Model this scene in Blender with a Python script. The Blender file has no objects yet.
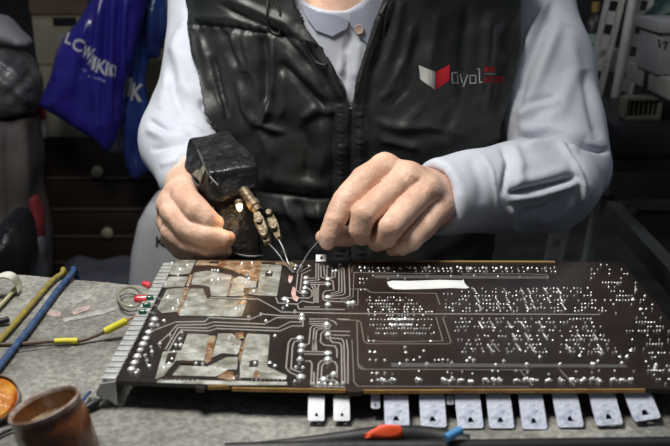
import bpy, bmesh, math, random
import numpy as np
from mathutils import Vector, Matrix
from mathutils.bvhtree import BVHTree

SC = bpy.context.scene
COL = SC.collection
# ------------------------------------------------------------------ camera, world, lights, exposure
FPX = 850.0
PITCH = math.atan(293.0 / FPX)
CT, ST = math.cos(PITCH), math.sin(PITCH)
BENCH = 0.750
BOARD = 0.772            # upper face of the circuit board
CAMZ = BOARD + 0.317
cam_d = bpy.data.cameras.new('camera')
cam = bpy.data.objects.new('camera', cam_d)
COL.objects.link(cam)
cam.location = (0, 0, CAMZ)
cam.rotation_euler = (math.pi / 2 - PITCH, 0, 0)
cam_d.sensor_width = 36.0
cam_d.lens = FPX / 670 * 36.0
cam_d.clip_start = 0.02
cam_d.dof.use_dof = True
cam_d.dof.focus_distance = 0.83
cam_d.dof.aperture_fstop = 9.0
SC.camera = cam

world = bpy.data.worlds.new('world')
SC.world = world
world.use_nodes = True
world.node_tree.nodes['Background'].inputs[0].default_value = (0.75, 0.85, 1.0, 1)
world.node_tree.nodes['Background'].inputs[1].default_value = 0.07

def area(name, loc, target, size, power, color, size_y=None):
    d = bpy.data.lights.new(name, 'AREA')
    d.energy = power
    d.color = color
    d.size = size
    if size_y:
        d.shape = 'RECTANGLE'
        d.size_y = size_y
    o = bpy.data.objects.new(name, d)
    COL.objects.link(o)
    o.location = loc
    o.rotation_euler = (Vector(target) - Vector(loc)).to_track_quat('-Z', 'Y').to_euler()
    return o

area('bench_lamp_light', (-0.22, 0.66, 1.56), (0.0, 0.82, 0.80), 0.26, 9.0, (1.0, 0.965, 0.90))
area('room_fill_light', (-0.9, 1.0, 2.35), (-0.5, 1.6, 0.6), 0.9, 6.5, (0.82, 0.90, 1.0), 0.3)  # added weak fill for the room, not a known fixture
area('shelf_fill_light', (1.0, 1.1, 2.35), (0.7, 1.7, 0.9), 0.9, 3.2, (0.88, 0.93, 1.0), 0.3)  # fill added to brighten the right-hand shelves, no such lamp known

SC.view_settings.view_transform = 'Standard'
SC.view_settings.look = 'None'
SC.view_settings.exposure = 0.0
SC.view_settings.gamma = 1.0
SC.view_settings.use_curve_mapping = False

# ------------------------------------------------------------------ helpers
def at(px, py, Z=None, y=None, z=None):
    """a point on the line of sight through a pixel, at camera depth Z, world y or world height z"""
    u, v = (px - 335) / FPX, (py - 223) / FPX
    dy, dz = CT - v * ST, -(ST + v * CT)
    if y is not None: Z = y / dy
    if z is not None: Z = (z - CAMZ) / dz
    return Vector((u * Z, dy * Z, CAMZ + dz * Z))

def project(V):
    d = V - np.array([0, 0, CAMZ])
    Z = d[:, 1] * CT - d[:, 2] * ST
    up = d[:, 1] * ST + d[:, 2] * CT
    return 335 + FPX * d[:, 0] / Z, 223 - FPX * up / Z

def onb(px, py, dz=0.0):            # on the board's upper face
    return at(px, py, z=BOARD + dz)

def onw(px, py, dz=0.0):            # on the workbench
    return at(px, py, z=BENCH + dz)

MATS = {}
def mat(name, color, rough=0.5, metal=0.0, noise=None, bump=None, color2=None, spec=0.5, coat=0.0,
        sss=0.0, emit=None, alpha=None, trans=0.0, sheen=0.0, fac=(0.4, 0.6), rough2=None, aniso=None):
    if name in MATS: return MATS[name]
    m = bpy.data.materials.new(name)
    m.use_nodes = True
    nt = m.node_tree
    b = nt.nodes['Principled BSDF']
    b.inputs['Base Color'].default_value = (*color, 1)
    b.inputs['Roughness'].default_value = rough
    b.inputs['Metallic'].default_value = metal
    b.inputs['Specular IOR Level'].default_value = spec
    b.inputs['Coat Weight'].default_value = coat
    b.inputs['Coat Roughness'].default_value = 0.15
    b.inputs['Transmission Weight'].default_value = trans
    b.inputs['Sheen Weight'].default_value = sheen
    if sss:
        b.inputs['Subsurface Weight'].default_value = sss
        b.inputs['Subsurface Radius'].default_value = (0.006, 0.0025, 0.0015)
        b.inputs['Subsurface Scale'].default_value = 1.0
    if emit:
        b.inputs['Emission Color'].default_value = (*emit[0], 1)
        b.inputs['Emission Strength'].default_value = emit[1]
    tc = nt.nodes.new('ShaderNodeTexCoord')
    if noise and color2:
        n = nt.nodes.new('ShaderNodeTexNoise')
        n.inputs['Scale'].default_value = noise
        n.inputs['Detail'].default_value = 6
        n.inputs['Roughness'].default_value = 0.6
        nt.links.new(tc.outputs['Object'], n.inputs['Vector'])
        r = nt.nodes.new('ShaderNodeValToRGB')
        r.color_ramp.elements[0].position = fac[0]
        r.color_ramp.elements[1].position = fac[1]
        r.color_ramp.elements[0].color = (*color, 1)
        r.color_ramp.elements[1].color = (*color2, 1)
        nt.links.new(n.outputs['Fac'], r.inputs['Fac'])
        nt.links.new(r.outputs['Color'], b.inputs['Base Color'])
        if rough2 is not None:
            mr = nt.nodes.new('ShaderNodeMapRange')
            mr.inputs['From Min'].default_value = fac[0]
            mr.inputs['From Max'].default_value = fac[1]
            mr.inputs['To Min'].default_value = rough
            mr.inputs['To Max'].default_value = rough2
            nt.links.new(n.outputs['Fac'], mr.inputs['Value'])
            nt.links.new(mr.outputs['Result'], b.inputs['Roughness'])
    if bump:
        n2 = nt.nodes.new('ShaderNodeTexNoise')
        n2.inputs['Scale'].default_value = bump[0]
        n2.inputs['Detail'].default_value = 5
        nt.links.new(tc.outputs['Object'], n2.inputs['Vector'])
        bp = nt.nodes.new('ShaderNodeBump')
        bp.inputs['Strength'].default_value = bump[1]
        bp.inputs['Distance'].default_value = bump[2]
        nt.links.new(n2.outputs['Fac'], bp.inputs['Height'])
        nt.links.new(bp.outputs['Normal'], b.inputs['Normal'])
    MATS[name] = m
    return m

def origin_of(o):
    p = Vector((0, 0, 0))
    while o is not None:
        p += o.location
        o = o.parent
    return p

def tag(o, label=None, cat=None, group=None, kind=None):
    if label: o['label'] = label
    if cat: o['category'] = cat
    if group: o['group'] = group
    if kind: o['kind'] = kind
    return o

def thing(name, loc, label, cat, group=None):
    o = bpy.data.objects.new(name, None)
    COL.objects.link(o)
    o.location = loc
    o.empty_display_size = 0.02
    return tag(o, label, cat, group)

def link(name, verts, faces, m, parent=None, smooth=True, origin=None):
    """one mesh object from world-space vertices"""
    off = origin_of(parent) if parent else Vector((0, 0, 0))
    me = bpy.data.meshes.new(name)
    if origin is not None:
        loc = Vector(origin) - off
        base = Vector(origin)
    else:
        loc = Vector((0, 0, 0)); base = off
    if isinstance(verts, np.ndarray):
        vv = (verts - np.array(base)).astype(np.float32)
        me.vertices.add(len(vv)); me.vertices.foreach_set('co', vv.ravel())
        ff = np.asarray(faces, dtype=np.int32)
        k = ff.shape[1]
        me.loops.add(ff.size); me.loops.foreach_set('vertex_index', ff.ravel())
        me.polygons.add(len(ff)); me.polygons.foreach_set('loop_start', np.arange(0, ff.size, k, dtype=np.int32))
        me.update(calc_edges=True)
    else:
        me.from_pydata([tuple(Vector(v) - base) for v in verts], [], faces)
    me.validate()
    if smooth:
        me.polygons.foreach_set('use_smooth', [True] * len(me.polygons))
    for mm in (m if isinstance(m, (list, tuple)) else [m]):
        me.materials.append(mm)
    o = bpy.data.objects.new(name, me)
    COL.objects.link(o)
    if parent: o.parent = parent
    o.location = loc
    return o

def autosmooth(o, deg=35):
    me = o.data
    me.polygons.foreach_set('use_smooth', [True] * len(me.polygons))
    try: me.set_sharp_from_angle(angle=math.radians(deg))
    except Exception: pass
    return o

class MB:
    def __init__(s): s.v = []; s.f = []
    def add(s, vs, fs):
        b = len(s.v); s.v += [Vector(v) for v in vs]; s.f += [[b + i for i in f] for f in fs]; return s
    def box(s, c, size, rot=None, bevel=0.0):
        c = Vector(c); R = rot or Matrix.Identity(3)
        bm = bmesh.new()
        bmesh.ops.create_cube(bm, size=1)
        for v in bm.verts: v.co = Vector((v.co.x * size[0], v.co.y * size[1], v.co.z * size[2]))
        if bevel: bmesh.ops.bevel(bm, geom=bm.edges[:], offset=bevel, segments=2, affect='EDGES', profile=0.6)
        bm.verts.ensure_lookup_table()
        s.add([c + R @ v.co for v in bm.verts], [[v.index for v in f.verts] for f in bm.faces])
        bm.free(); return s
    def quad_prism(s, pts, h, up=Vector((0, 0, 1))):
        n = len(pts); lo = [Vector(p) for p in pts]; hi = [p + up * h for p in lo]
        area2 = sum(lo[i].x * lo[(i + 1) % n].y - lo[(i + 1) % n].x * lo[i].y for i in range(n))
        if area2 < 0: lo.reverse(); hi.reverse()
        fs = [list(range(n, 2 * n)), list(range(n - 1, -1, -1))]
        fs += [[i, (i + 1) % n, n + (i + 1) % n, n + i] for i in range(n)]
        return s.add(lo + hi, fs)
    def tube(s, pts, r, seg=8, caps=True, rs=None, flat=1.0):
        pts = [Vector(p) for p in pts]; n = len(pts)
        if rs is None: rs = [r] * n
        t0 = (pts[1] - pts[0]).normalized()
        a = t0.orthogonal().normalized(); base = []
        for i, p in enumerate(pts):
            t = (pts[min(i + 1, n - 1)] - pts[max(i - 1, 0)]).normalized()
            a = (a - t * a.dot(t)).normalized(); b = t.cross(a)
            base.append([p + (a * math.cos(2 * math.pi * k / seg) + b * math.sin(2 * math.pi * k / seg) * flat) * rs[i] for k in range(seg)])
        vs = [v for ring in base for v in ring]; fs = []
        for i in range(n - 1):
            for k in range(seg):
                k2 = (k + 1) % seg
                fs.append([i * seg + k, i * seg + k2, (i + 1) * seg + k2, (i + 1) * seg + k])
        if caps:
            fs.append(list(range(seg - 1, -1, -1))); fs.append([(n - 1) * seg + k for k in range(seg)])
        return s.add(vs, fs)
    def lathe(s, prof, c, axis=Vector((0, 0, 1)), seg=24, ref=None):
        c = Vector(c); axis = Vector(axis).normalized()
        a = (ref or axis.orthogonal()).normalized(); b = axis.cross(a)
        n = len(prof); vs = []; fs = []
        for r, h in prof:
            r = max(r, 1e-5)
            for k in range(seg):
                w = 2 * math.pi * k / seg
                vs.append(c + axis * h + (a * math.cos(w) + b * math.sin(w)) * r)
        for i in range(n - 1):
            for k in range(seg):
                k2 = (k + 1) % seg
                fs.append([i * seg + k, i * seg + k2, (i + 1) * seg + k2, (i + 1) * seg + k])
        return s.add(vs, fs)
    def build(s, name, m, parent=None, smooth=None, origin=None):
        o = link(name, s.v, s.f, m, parent, smooth=False, origin=origin)
        if smooth is not False: autosmooth(o, smooth or 40)
        return o

def smooth_path(pts, sub=6):
    pts = [Vector(p) for p in pts]; out = []
    n = len(pts)
    for i in range(n - 1):
        p0, p1, p2, p3 = pts[max(i - 1, 0)], pts[i], pts[i + 1], pts[min(i + 2, n - 1)]
        for k in range(sub):
            t = k / sub
            out.append(0.5 * ((2 * p1) + (p2 - p0) * t + (2 * p0 - 5 * p1 + 4 * p2 - p3) * t * t + (3 * p1 - p0 - 3 * p2 + p3) * t ** 3))
    out.append(pts[-1])
    return out

# ---- implicit solids -----------------------------------------------------------
class Grid:
    def __init__(s, lo, hi, h):
        s.lo = np.array(lo, float); s.h = h
        s.n = np.ceil((np.array(hi) - s.lo) / h).astype(int) + 1
        ax = [(s.lo[i] + np.arange(s.n[i]) * h).astype(np.float32) for i in range(3)]
        s.X = ax[0][:, None, None]; s.Y = ax[1][None, :, None]; s.Z = ax[2][None, None, :]

def cone(g, a, b, ra, rb, sq=(1, 1, 1)):
    a = np.array(a, np.float32); b = np.array(b, np.float32)
    d = b - a; L = float(d @ d) + 1e-12
    px, py, pz = g.X - a[0], g.Y - a[1], g.Z - a[2]
    t = np.clip((px * d[0] + py * d[1] + pz * d[2]) / L, 0, 1)
    q = np.sqrt(((px - t * d[0]) * sq[0]) ** 2 + ((py - t * d[1]) * sq[1]) ** 2 + ((pz - t * d[2]) * sq[2]) ** 2)
    return q - (ra + (rb - ra) * t)

def ball(g, c, r):
    r = np.array(r if hasattr(r, '__len__') else (r, r, r), np.float32)
    q = np.sqrt(((g.X - c[0]) / r[0]) ** 2 + ((g.Y - c[1]) / r[1]) ** 2 + ((g.Z - c[2]) / r[2]) ** 2)
    return (q - 1) * float(r.min())

def smin(a, b, k):
    h = np.clip(0.5 + 0.5 * (b - a) / k, 0, 1)
    return b + (a - b) * h - k * h * (1 - h)

def surface_nets(F, lo, h):
    S = F < 0
    nx, ny, nz = F.shape
    cnt = np.zeros((nx - 1, ny - 1, nz - 1), np.int8)
    for i in (0, 1):
        for j in (0, 1):
            for k in (0, 1):
                cnt += S[i:nx - 1 + i, j:ny - 1 + j, k:nz - 1 + k]
    act = (cnt > 0) & (cnt < 8)
    ci, cj, ck = np.nonzero(act)
    idx = -np.ones(act.shape, np.int64); idx[ci, cj, ck] = np.arange(len(ci))
    acc = np.zeros((len(ci), 3)); num = np.zeros(len(ci))
    cor = [(i, j, k) for i in (0, 1) for j in (0, 1) for k in (0, 1)]
    for a in cor:
        for ax in range(3):
            if a[ax]: continue
            b = list(a); b[ax] = 1
            fa = F[ci + a[0], cj + a[1], ck + a[2]]; fb = F[ci + b[0], cj + b[1], ck + b[2]]
            m = (fa < 0) != (fb < 0)
            t = np.where(m, fa / np.where(m, fa - fb, 1), 0)
            p = np.tile(np.array(a, float), (len(ci), 1)); p[:, ax] += t
            acc[m] += p[m]; num[m] += 1
    V = (np.stack([ci, cj, ck], 1) + acc / num[:, None]) * h + lo
    faces = []
    for ax in range(3):
        sl0 = [slice(None)] * 3; sl1 = [slice(None)] * 3
        sl0[ax] = slice(0, -1); sl1[ax] = slice(1, None)
        A = S[tuple(sl0)]; B = S[tuple(sl1)]
        u, w = [(1, 2), (2, 0), (0, 1)][ax]
        E = np.stack(np.nonzero(A != B), 1)
        ok = (E[:, u] > 0) & (E[:, w] > 0) & (E[:, u] < F.shape[u] - 1) & (E[:, w] < F.shape[w] - 1)
        E = E[ok]
        inside = A[E[:, 0], E[:, 1], E[:, 2]]
        def c(du, dw):
            q = E.copy(); q[:, u] -= du; q[:, w] -= dw
            return idx[q[:, 0], q[:, 1], q[:, 2]]
        Q = np.stack([c(1, 1), c(0, 1), c(0, 0), c(1, 0)], 1)
        Q[~inside] = Q[~inside][:, ::-1]
        faces.append(Q)
    return V, np.concatenate(faces)

def normals(V, Fc):
    a = V[Fc[:, 2]] - V[Fc[:, 0]]; b = V[Fc[:, 3 % Fc.shape[1]]] - V[Fc[:, 1]]
    n = np.cross(a, b); N = np.zeros_like(V)
    for k in range(Fc.shape[1]): np.add.at(N, Fc[:, k], n)
    return N / (np.linalg.norm(N, axis=1)[:, None] + 1e-12)

def relax(V, Fc, it=1, w=0.5):
    for _ in range(it):
        S = np.zeros_like(V); c = np.zeros(len(V)); k = Fc.shape[1]
        for i in range(k):
            for j in ((i + 1) % k, (i - 1) % k):
                np.add.at(S, Fc[:, i], V[Fc[:, j]]); np.add.at(c, Fc[:, i], 1)
        V = V + (S / np.maximum(c, 1)[:, None] - V) * w
    return V

def pdist(px, py, line):
    best = np.full(px.shape, 1e9); bt = np.zeros(px.shape)
    L = [math.dist(line[i], line[i + 1]) for i in range(len(line) - 1)]; T = sum(L); s0 = 0
    for i in range(len(line) - 1):
        ax_, ay = line[i]; dx, dy = line[i + 1][0] - ax_, line[i + 1][1] - ay
        t = np.clip(((px - ax_) * dx + (py - ay) * dy) / (dx * dx + dy * dy + 1e-9), 0, 1)
        d = np.hypot(px - ax_ - t * dx, py - ay - t * dy)
        m = d < best; best[m] = d[m]; bt[m] = (s0 + t[m] * L[i]) / T; s0 += L[i]
    return best, bt

def sculpt(V, N, strokes, only=None):
    """press folds (negative) or raise ridges (positive) along lines of the front of a soft surface"""
    px, py = project(V)
    toc = np.array([0, 0, CAMZ]) - V; toc /= np.linalg.norm(toc, axis=1)[:, None]
    face = np.clip((N * toc).sum(1) * 3, 0, 1)
    disp = np.zeros(len(V))
    for line, w, hmm in strokes:
        d, t = pdist(px, py, line)
        end = np.clip(np.minimum(t, 1 - t) * 6, 0, 1) ** 0.7 if len(line) < 12 else 1
        disp += hmm * 0.001 * np.exp(-(d / w) ** 2) * end
    return V + N * (disp * face)[:, None]

_rs = np.random.RandomState(5)
_WK = _rs.normal(size=(24, 3)); _WP = _rs.uniform(0, 6.28, 24)
def wob(V, freq, amp, seed=0):
    """smooth pseudo-random displacement amount"""
    out = np.zeros(len(V))
    for i in range(8):
        j = (i + seed * 3) % 24
        out += np.sin(V @ (_WK[j] * freq) + _WP[j])
    return out * amp / 3

def poly_sdf(X, Y, pts):
    d = np.full(np.broadcast(X, Y).shape, 1e9, np.float32); ins = np.zeros(d.shape, bool)
    n = len(pts)
    for i in range(n):
        x0, y0 = pts[i]; x1, y1 = pts[(i + 1) % n]
        dx, dy = x1 - x0, y1 - y0
        t = np.clip(((X - x0) * dx + (Y - y0) * dy) / (dx * dx + dy * dy + 1e-12), 0, 1)
        d = np.minimum(d, np.hypot(X - x0 - t * dx, Y - y0 - t * dy))
        if y1 != y0:
            c = ((y0 > Y) != (y1 > Y)) & (X < (x1 - x0) * (Y - y0) / (y1 - y0) + x0)
            ins ^= c
    return np.where(ins, -d, d)

def soft_solid(name, outline, Y, thick, m, parent=None, r=0.02, strokes=(), h=0.006, wobble=0.003, wf=40, seed=0, finish=None, slope=0.0):
    """a soft, rounded solid standing upright at world y = Y whose front outline is traced through pixels"""
    P = [at(x, y, y=Y) for x, y in outline]
    pts = [(p.x, p.z) for p in P]
    xs = [p[0] for p in pts]; zs = [p[1] for p in pts]
    pad = 3 * h
    g = Grid((min(xs) - pad, Y - thick / 2 - pad, min(zs) - pad), (max(xs) + pad, Y + thick / 2 + pad, max(zs) + pad), h)
    d2 = poly_sdf(g.X[:, 0, :], g.Z[0, 0, :][None, :] + 0 * g.X[:, 0, :], pts).astype(np.float32)[:, None, :]
    r = min(r, thick / 2 * 0.98)
    qx = d2 + r; qy = np.abs(g.Y - Y) - (thick / 2 - r)
    F = np.minimum(np.maximum(qx, qy), 0) + np.sqrt(np.maximum(qx, 0) ** 2 + np.maximum(qy, 0) ** 2) - r
    V, Q = surface_nets(F, g.lo, h)
    V = relax(V, Q, 2)
    N = normals(V, Q)
    V = V + N * wob(V, wf, wobble, seed)[:, None]
    if strokes: V = sculpt(V, N, strokes)
    return link(name, V, Q, m, parent)
# ------------------------------------------------------------------ structure
rnd = random.Random(11)
M_floor = mat('floor concrete', (0.10, 0.095, 0.09), 0.7, noise=6, color2=(0.06, 0.055, 0.05), bump=(60, 0.3, 0.003))
M_wall = mat('wall plaster', (0.030, 0.030, 0.031), 0.85, noise=4, color2=(0.020, 0.020, 0.021), bump=(30, 0.3, 0.004))
tag(MB().box((0, 1.2, -0.02), (4.4, 4.6, 0.04)).build('floor', M_floor), kind='structure')
tag(MB().box((0, 3.5, 1.25), (4.4, 0.06, 2.5)).build('wall_back', M_wall), kind='structure')

# ------------------------------------------------------------------ workbench
M_bench = mat('worn grey bench', (0.13, 0.127, 0.113), 0.75, noise=13, color2=(0.35, 0.345, 0.32), bump=(110, 0.8, 0.0026), fac=(0.33, 0.66))
def bench_detail(m):
    nt = m.node_tree; b = nt.nodes['Principled BSDF']
    tc = [n for n in nt.nodes if n.type == 'TEX_COORD'][0]
    src = b.inputs['Base Color'].links[0].from_socket
    # fine grit and dark stains
    n = nt.nodes.new('ShaderNodeTexNoise'); n.inputs['Scale'].default_value = 230; n.inputs['Detail'].default_value = 4
    nt.links.new(tc.outputs['Object'], n.inputs['Vector'])
    r = nt.nodes.new('ShaderNodeValToRGB'); r.color_ramp.elements[0].position = 0.38; r.color_ramp.elements[1].position = 0.62
    r.color_ramp.elements[0].color = (0.66, 0.66, 0.63, 1); r.color_ramp.elements[1].color = (1.08, 1.08, 1.06, 1)
    nt.links.new(n.outputs['Fac'], r.inputs['Fac'])
    mx = nt.nodes.new('ShaderNodeMix'); mx.data_type = 'RGBA'; mx.blend_type = 'MULTIPLY'; mx.inputs[0].default_value = 1
    nt.links.new(src, mx.inputs[6]); nt.links.new(r.outputs['Color'], mx.inputs[7])
    nt.links.new(mx.outputs[2], b.inputs['Base Color'])
bench_detail(M_bench)
bench = thing('workbench', (0.05, 0.62, 0), 'worn grey stone-like workbench top under the circuit board', 'workbench')
by1 = 0.815
NXB, NYB = 150, 90
gx = np.linspace(-0.75, 0.284, NXB); gy = np.linspace(0.455, by1, NYB)
GX, GY = np.meshgrid(gx, gy, indexing='ij')
BYX = np.clip(0.826 - 0.2087 * (GX + 0.32), 0.768, 0.86)
GY = 0.455 + (GY - 0.455) / (by1 - 0.455) * (BYX - 0.455)
VB = np.stack([GX.ravel(), GY.ravel(), np.full(GX.size, BENCH)], 1)
VB[:, 2] += wob(VB, 90, 0.0003, 1) + wob(VB, 300, 0.00015, 2) - 0.0003
edge = np.clip((VB[:, 1] - (BYX.ravel() - 0.012)) / 0.012, 0, 1)
VB[:, 2] -= edge ** 2 * 0.006
VB[:, 1] += (edge > 0.99) * wob(VB, 60, 0.003, 3)
II = np.arange(NXB * NYB).reshape(NXB, NYB)
QB = np.stack([II[:-1, :-1], II[1:, :-1], II[1:, 1:], II[:-1, 1:]], -1).reshape(-1, 4)
nb = len(VB)
low = VB.copy(); low[:, 2] = BENCH - 0.035
ring = list(II[:, 0]) + list(II[-1, 1:]) + list(II[-2::-1, -1]) + list(II[0, -2:0:-1])
QS = [[ring[i], ring[i] + nb, ring[(i + 1) % len(ring)] + nb, ring[(i + 1) % len(ring)]] for i in range(len(ring))]
link('bench_top', np.concatenate([VB, low]), np.concatenate([QB, QB[:, ::-1] + nb, np.array(QS)]), M_bench, bench)
M_dark = mat('dark painted wood', (0.016, 0.014, 0.013), 0.6, noise=12, color2=(0.03, 0.026, 0.022), bump=(80, 0.3, 0.001))
mb = MB()
mb.box((-0.23, 0.745, BENCH - 0.08), (1.0, 0.02, 0.09), bevel=0.002)
mb.box((-0.23, 0.47, BENCH - 0.08), (1.0, 0.02, 0.09), bevel=0.002)
mb.build('apron', M_dark, bench)
for x in (-0.71, 0.24):
    for y in (0.48, 0.74):
        MB().box((x, y, 0.3575), (0.05, 0.05, 0.715), bevel=0.003).build('leg', M_dark, bench)

M_smear = mat('pale paint smear', (0.20, 0.195, 0.18), 0.8, noise=160, color2=(0.42, 0.41, 0.39), fac=(0.3, 0.7))
M_smear2 = mat('pink paint smear', (0.22, 0.20, 0.18), 0.8, noise=160, color2=(0.50, 0.36, 0.33), fac=(0.3, 0.7))
def smear(pts, m):
    mb = MB(); r2 = random.Random(len(pts) + int(pts[0][0])); out = []
    for i, (x, y) in enumerate(pts):
        x2, y2 = pts[(i + 1) % len(pts)]
        for t in (0, .33, .66): out.append((x + (x2 - x) * t + r2.uniform(-.6, .6), y + (y2 - y) * t + r2.uniform(-.5, .5)))
    mb.quad_prism([onw(x, y, -0.0006) for x, y in out], 0.0010)
    mb.build('paint_smear', m, bench, smooth=False)
smear([(62, 320), (80, 316), (100, 311), (116, 308), (117, 310), (102, 315), (84, 319), (64, 323)], M_smear)
smear([(70, 304), (86, 296), (97, 294), (88, 300), (74, 306)], M_smear)
smear([(42, 312), (50, 310), (56, 311), (62, 313), (60, 318), (50, 317)], M_smear2)
smear([(71, 313), (80, 308), (92, 307), (86, 312), (74, 316)], M_smear2)
# ------------------------------------------------------------------ circuit board
M_pcb = mat('brown solder mask', (0.0125, 0.0085, 0.0068), 0.34, noise=14, color2=(0.024, 0.0145, 0.0115), coat=0.25, bump=(55, 0.15, 0.0008), rough2=0.42)
M_tin = mat('tinned copper land', (0.33, 0.32, 0.25), 0.34, 0.65, noise=75, color2=(0.64, 0.66, 0.62), bump=(120, 0.8, 0.0025), fac=(0.35, 0.65), rough2=0.5)
M_flux = mat('flux stained tin', (0.26, 0.09, 0.025), 0.30, 0.45, noise=90, color2=(0.62, 0.50, 0.33), bump=(170, 0.8, 0.002), fac=(0.38, 0.62), rough2=0.22, coat=0.5)
M_trace = mat('masked trace', (0.44, 0.40, 0.37), 0.36, 0.35, coat=0.4)
M_solder = mat('solder', (0.80, 0.81, 0.79), 0.36, 0.65, bump=(500, 0.3, 0.0005))
M_edge = mat('raw laminate edge', (0.44, 0.23, 0.05), 0.45, noise=60, color2=(0.64, 0.38, 0.11))
M_alu = mat('bare aluminium', (0.60, 0.61, 0.60), 0.45, 0.45, noise=60, color2=(0.46, 0.47, 0.45), bump=(200, 0.3, 0.0006))
BT = 0.0034
pcb = thing('circuit_board', tuple(at(350, 320, z=BENCH)), 'large brown populated circuit board lying solder side up across the bench', 'circuit board')
outline = [(178.5, 259.5), (622, 262), (727, 391), (645, 388.5), (363, 389.5), (361, 392), (348, 392), (346, 389), (232, 387),
           (230, 385), (206, 385.5), (204, 389), (196, 388), (194, 384), (117, 381)]
def prism_px(mbo, pts, top, thick):
    mbo.quad_prism([onb(x, y, 0) + Vector((0, 0, top - thick)) for x, y in pts], thick)
mb = MB(); prism_px(mb, outline, 0, BT); board_o = mb.build('board', M_pcb, pcb, smooth=False)
# raw edge strips: front long strip and back strip
mb = MB()
def edge_strip(a, b, back=False):
    A, B = onb(*a), onb(*b)
    d = (B - A).normalized(); s = Vector((d.y, -d.x, 0)) * (-1 if back else 1)
    mb.quad_prism([A + Vector((0, 0, -BT + 0.0002)), B + Vector((0, 0, -BT + 0.0002)), B + s * 0.0008 + Vector((0, 0, -BT + 0.0002)), A + s * 0.0008 + Vector((0, 0, -BT + 0.0002))], BT - 0.0004)
edge_strip((232, 387), (346, 389)); edge_strip((363, 389.5), (645, 388.5)); edge_strip((208, 385.5), (230, 385))
mb.build('board_edge', M_edge, pcb, smooth=False)
mb = MB()
mb.quad_prism([onb(352, 262.2, 0.0), onb(555, 263.2, 0.0), onb(555, 261.6, 0.0), onb(352, 261.0, 0.0)], 0.0010)
mb.build('board_edge', mat('dull laminate rim', (0.26, 0.17, 0.07), 0.5), pcb, smooth=False)

def land(pts, m=M_tin, h=0.0005, holes=()):
    n = len(pts)
    # rounded outline
    r = []
    for i in range(n):
        p0, p1, p2 = pts[i - 1], pts[i], pts[(i + 1) % n]
        for w in (0.14, 0.04, ):
            r.append((p1[0] + (p0[0] - p1[0]) * w, p1[1] + (p0[1] - p1[1]) * w))
        for w in (0.04, 0.14):
            r.append((p1[0] + (p2[0] - p1[0]) * w, p1[1] + (p2[1] - p1[1]) * w))
    m_ = MB(); prism_px(m_, r, h, h - 0.00002)
    o = m_.build('copper_land', m, pcb, smooth=False)
    return o
land([(177, 260.5), (196, 260.5), (190, 274), (175, 275.5), (168, 274)])
land([(169, 277), (189, 277), (184, 287), (162, 288)])
land([(167, 289.5), (186, 288), (177, 312), (162, 313.5), (157, 309)])
land([(190, 289), (203, 289), (207, 299), (247, 301), (242, 317), (178, 316)])
land([(194, 273), (208, 271), (232, 275.5), (227, 297), (211, 296.5), (210, 288), (205, 286), (191, 285)])
land([(233.5, 279), (240, 276.5), (246, 278.5), (257, 279), (256, 288), (246, 289.5), (244, 296.5), (229, 296.5)])
land([(261, 264), (282, 266), (277, 296.5), (257, 295.5), (247, 294), (250, 290), (258, 288)])
tag(land([(197, 260.8), (262, 261.5), (260, 272), (250, 276.5), (240, 274), (228, 269), (210, 265.5), (195, 266)], M_flux), 'land browned by flux')
land([(188, 334), (209, 335), (204, 361), (176, 361), (164, 376), (155, 380), (163, 352), (181, 351)])
land([(218, 334), (232, 334), (242, 342), (238, 355), (222, 353.5), (212, 358)])
land([(247, 334), (270, 335), (267, 367), (287, 376), (286, 380), (240, 378), (240, 366)])
land([(180, 366), (208, 367), (227, 357.5), (238, 357.5), (237, 370), (228, 370), (216, 377), (172, 376)])
land([(158, 380), (287, 382.5), (287, 385.6), (232, 385.5), (157, 383)])
tag(land([(262, 261.3), (292, 262.5), (297, 266), (290, 268), (284, 265.5), (262, 263.2)], M_flux, 0.0004), 'flux stained edge')
tag(land([(235, 333.5), (243, 333.5), (244, 339), (236, 340)], M_flux, 0.0008), 'amber flux blob')
tag(land([(205.5, 336), (216, 336), (211, 361), (203, 366), (200, 364)], M_flux, 0.00025), 'flux stained gap')
tag(land([(217, 378), (224, 371), (232, 372), (236, 379), (232, 381)], M_flux, 0.0003), 'flux stained gap')
tag(land([(248, 272), (261, 266), (258, 282), (250, 281)], M_flux, 0.0007), 'flux stained land')
for p_ in ([(186, 288), (189.5, 288.5), (179, 314), (176.5, 313)], [(193, 275), (190, 275), (186, 286.5), (189, 287)], [(232.5, 276), (234, 278), (229.5, 296), (227.5, 296.5)],
           [(246, 289.7), (251, 289.5), (248, 294.5), (244.5, 295)], [(243, 342.5), (246.5, 336), (240, 364), (238.5, 358)], [(255, 371), (259, 371), (258, 378), (253, 378)], [(238, 301.5), (246, 302), (245, 305), (237, 305)]):
    land(p_, M_flux, 0.0006)
# brown windows inside the lands
M_win = mat('bare mask window', (0.035, 0.020, 0.015), 0.35)
for p in ([(266, 272), (273, 272), (272, 277), (265, 277)], [(250, 361.5), (258.5, 361.5), (257.5, 367.5), (249, 367.5)],
          [(168, 354), (177, 353), (174, 363), (165, 364)], [(210, 261.8), (219, 262), (218, 264), (209, 264)],
          [(209, 267.3), (222, 268.2), (222, 271), (209, 270)], [(181, 361), (206, 362.5), (206, 365), (180, 364)],
          [(160, 378.2), (196, 379), (196, 381.2), (159, 380.4)], [(250, 379), (286, 380.4), (285, 382), (250, 381)],
          [(262, 262.5), (276, 263), (275, 265), (262, 264.6)], [(244, 288.5), (250, 288.5), (247, 294), (243, 293)]):
    mb = MB(); prism_px(mb, p, 0.0009, 0.0003); mb.build('mask_window', M_win, pcb, smooth=False)

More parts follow.
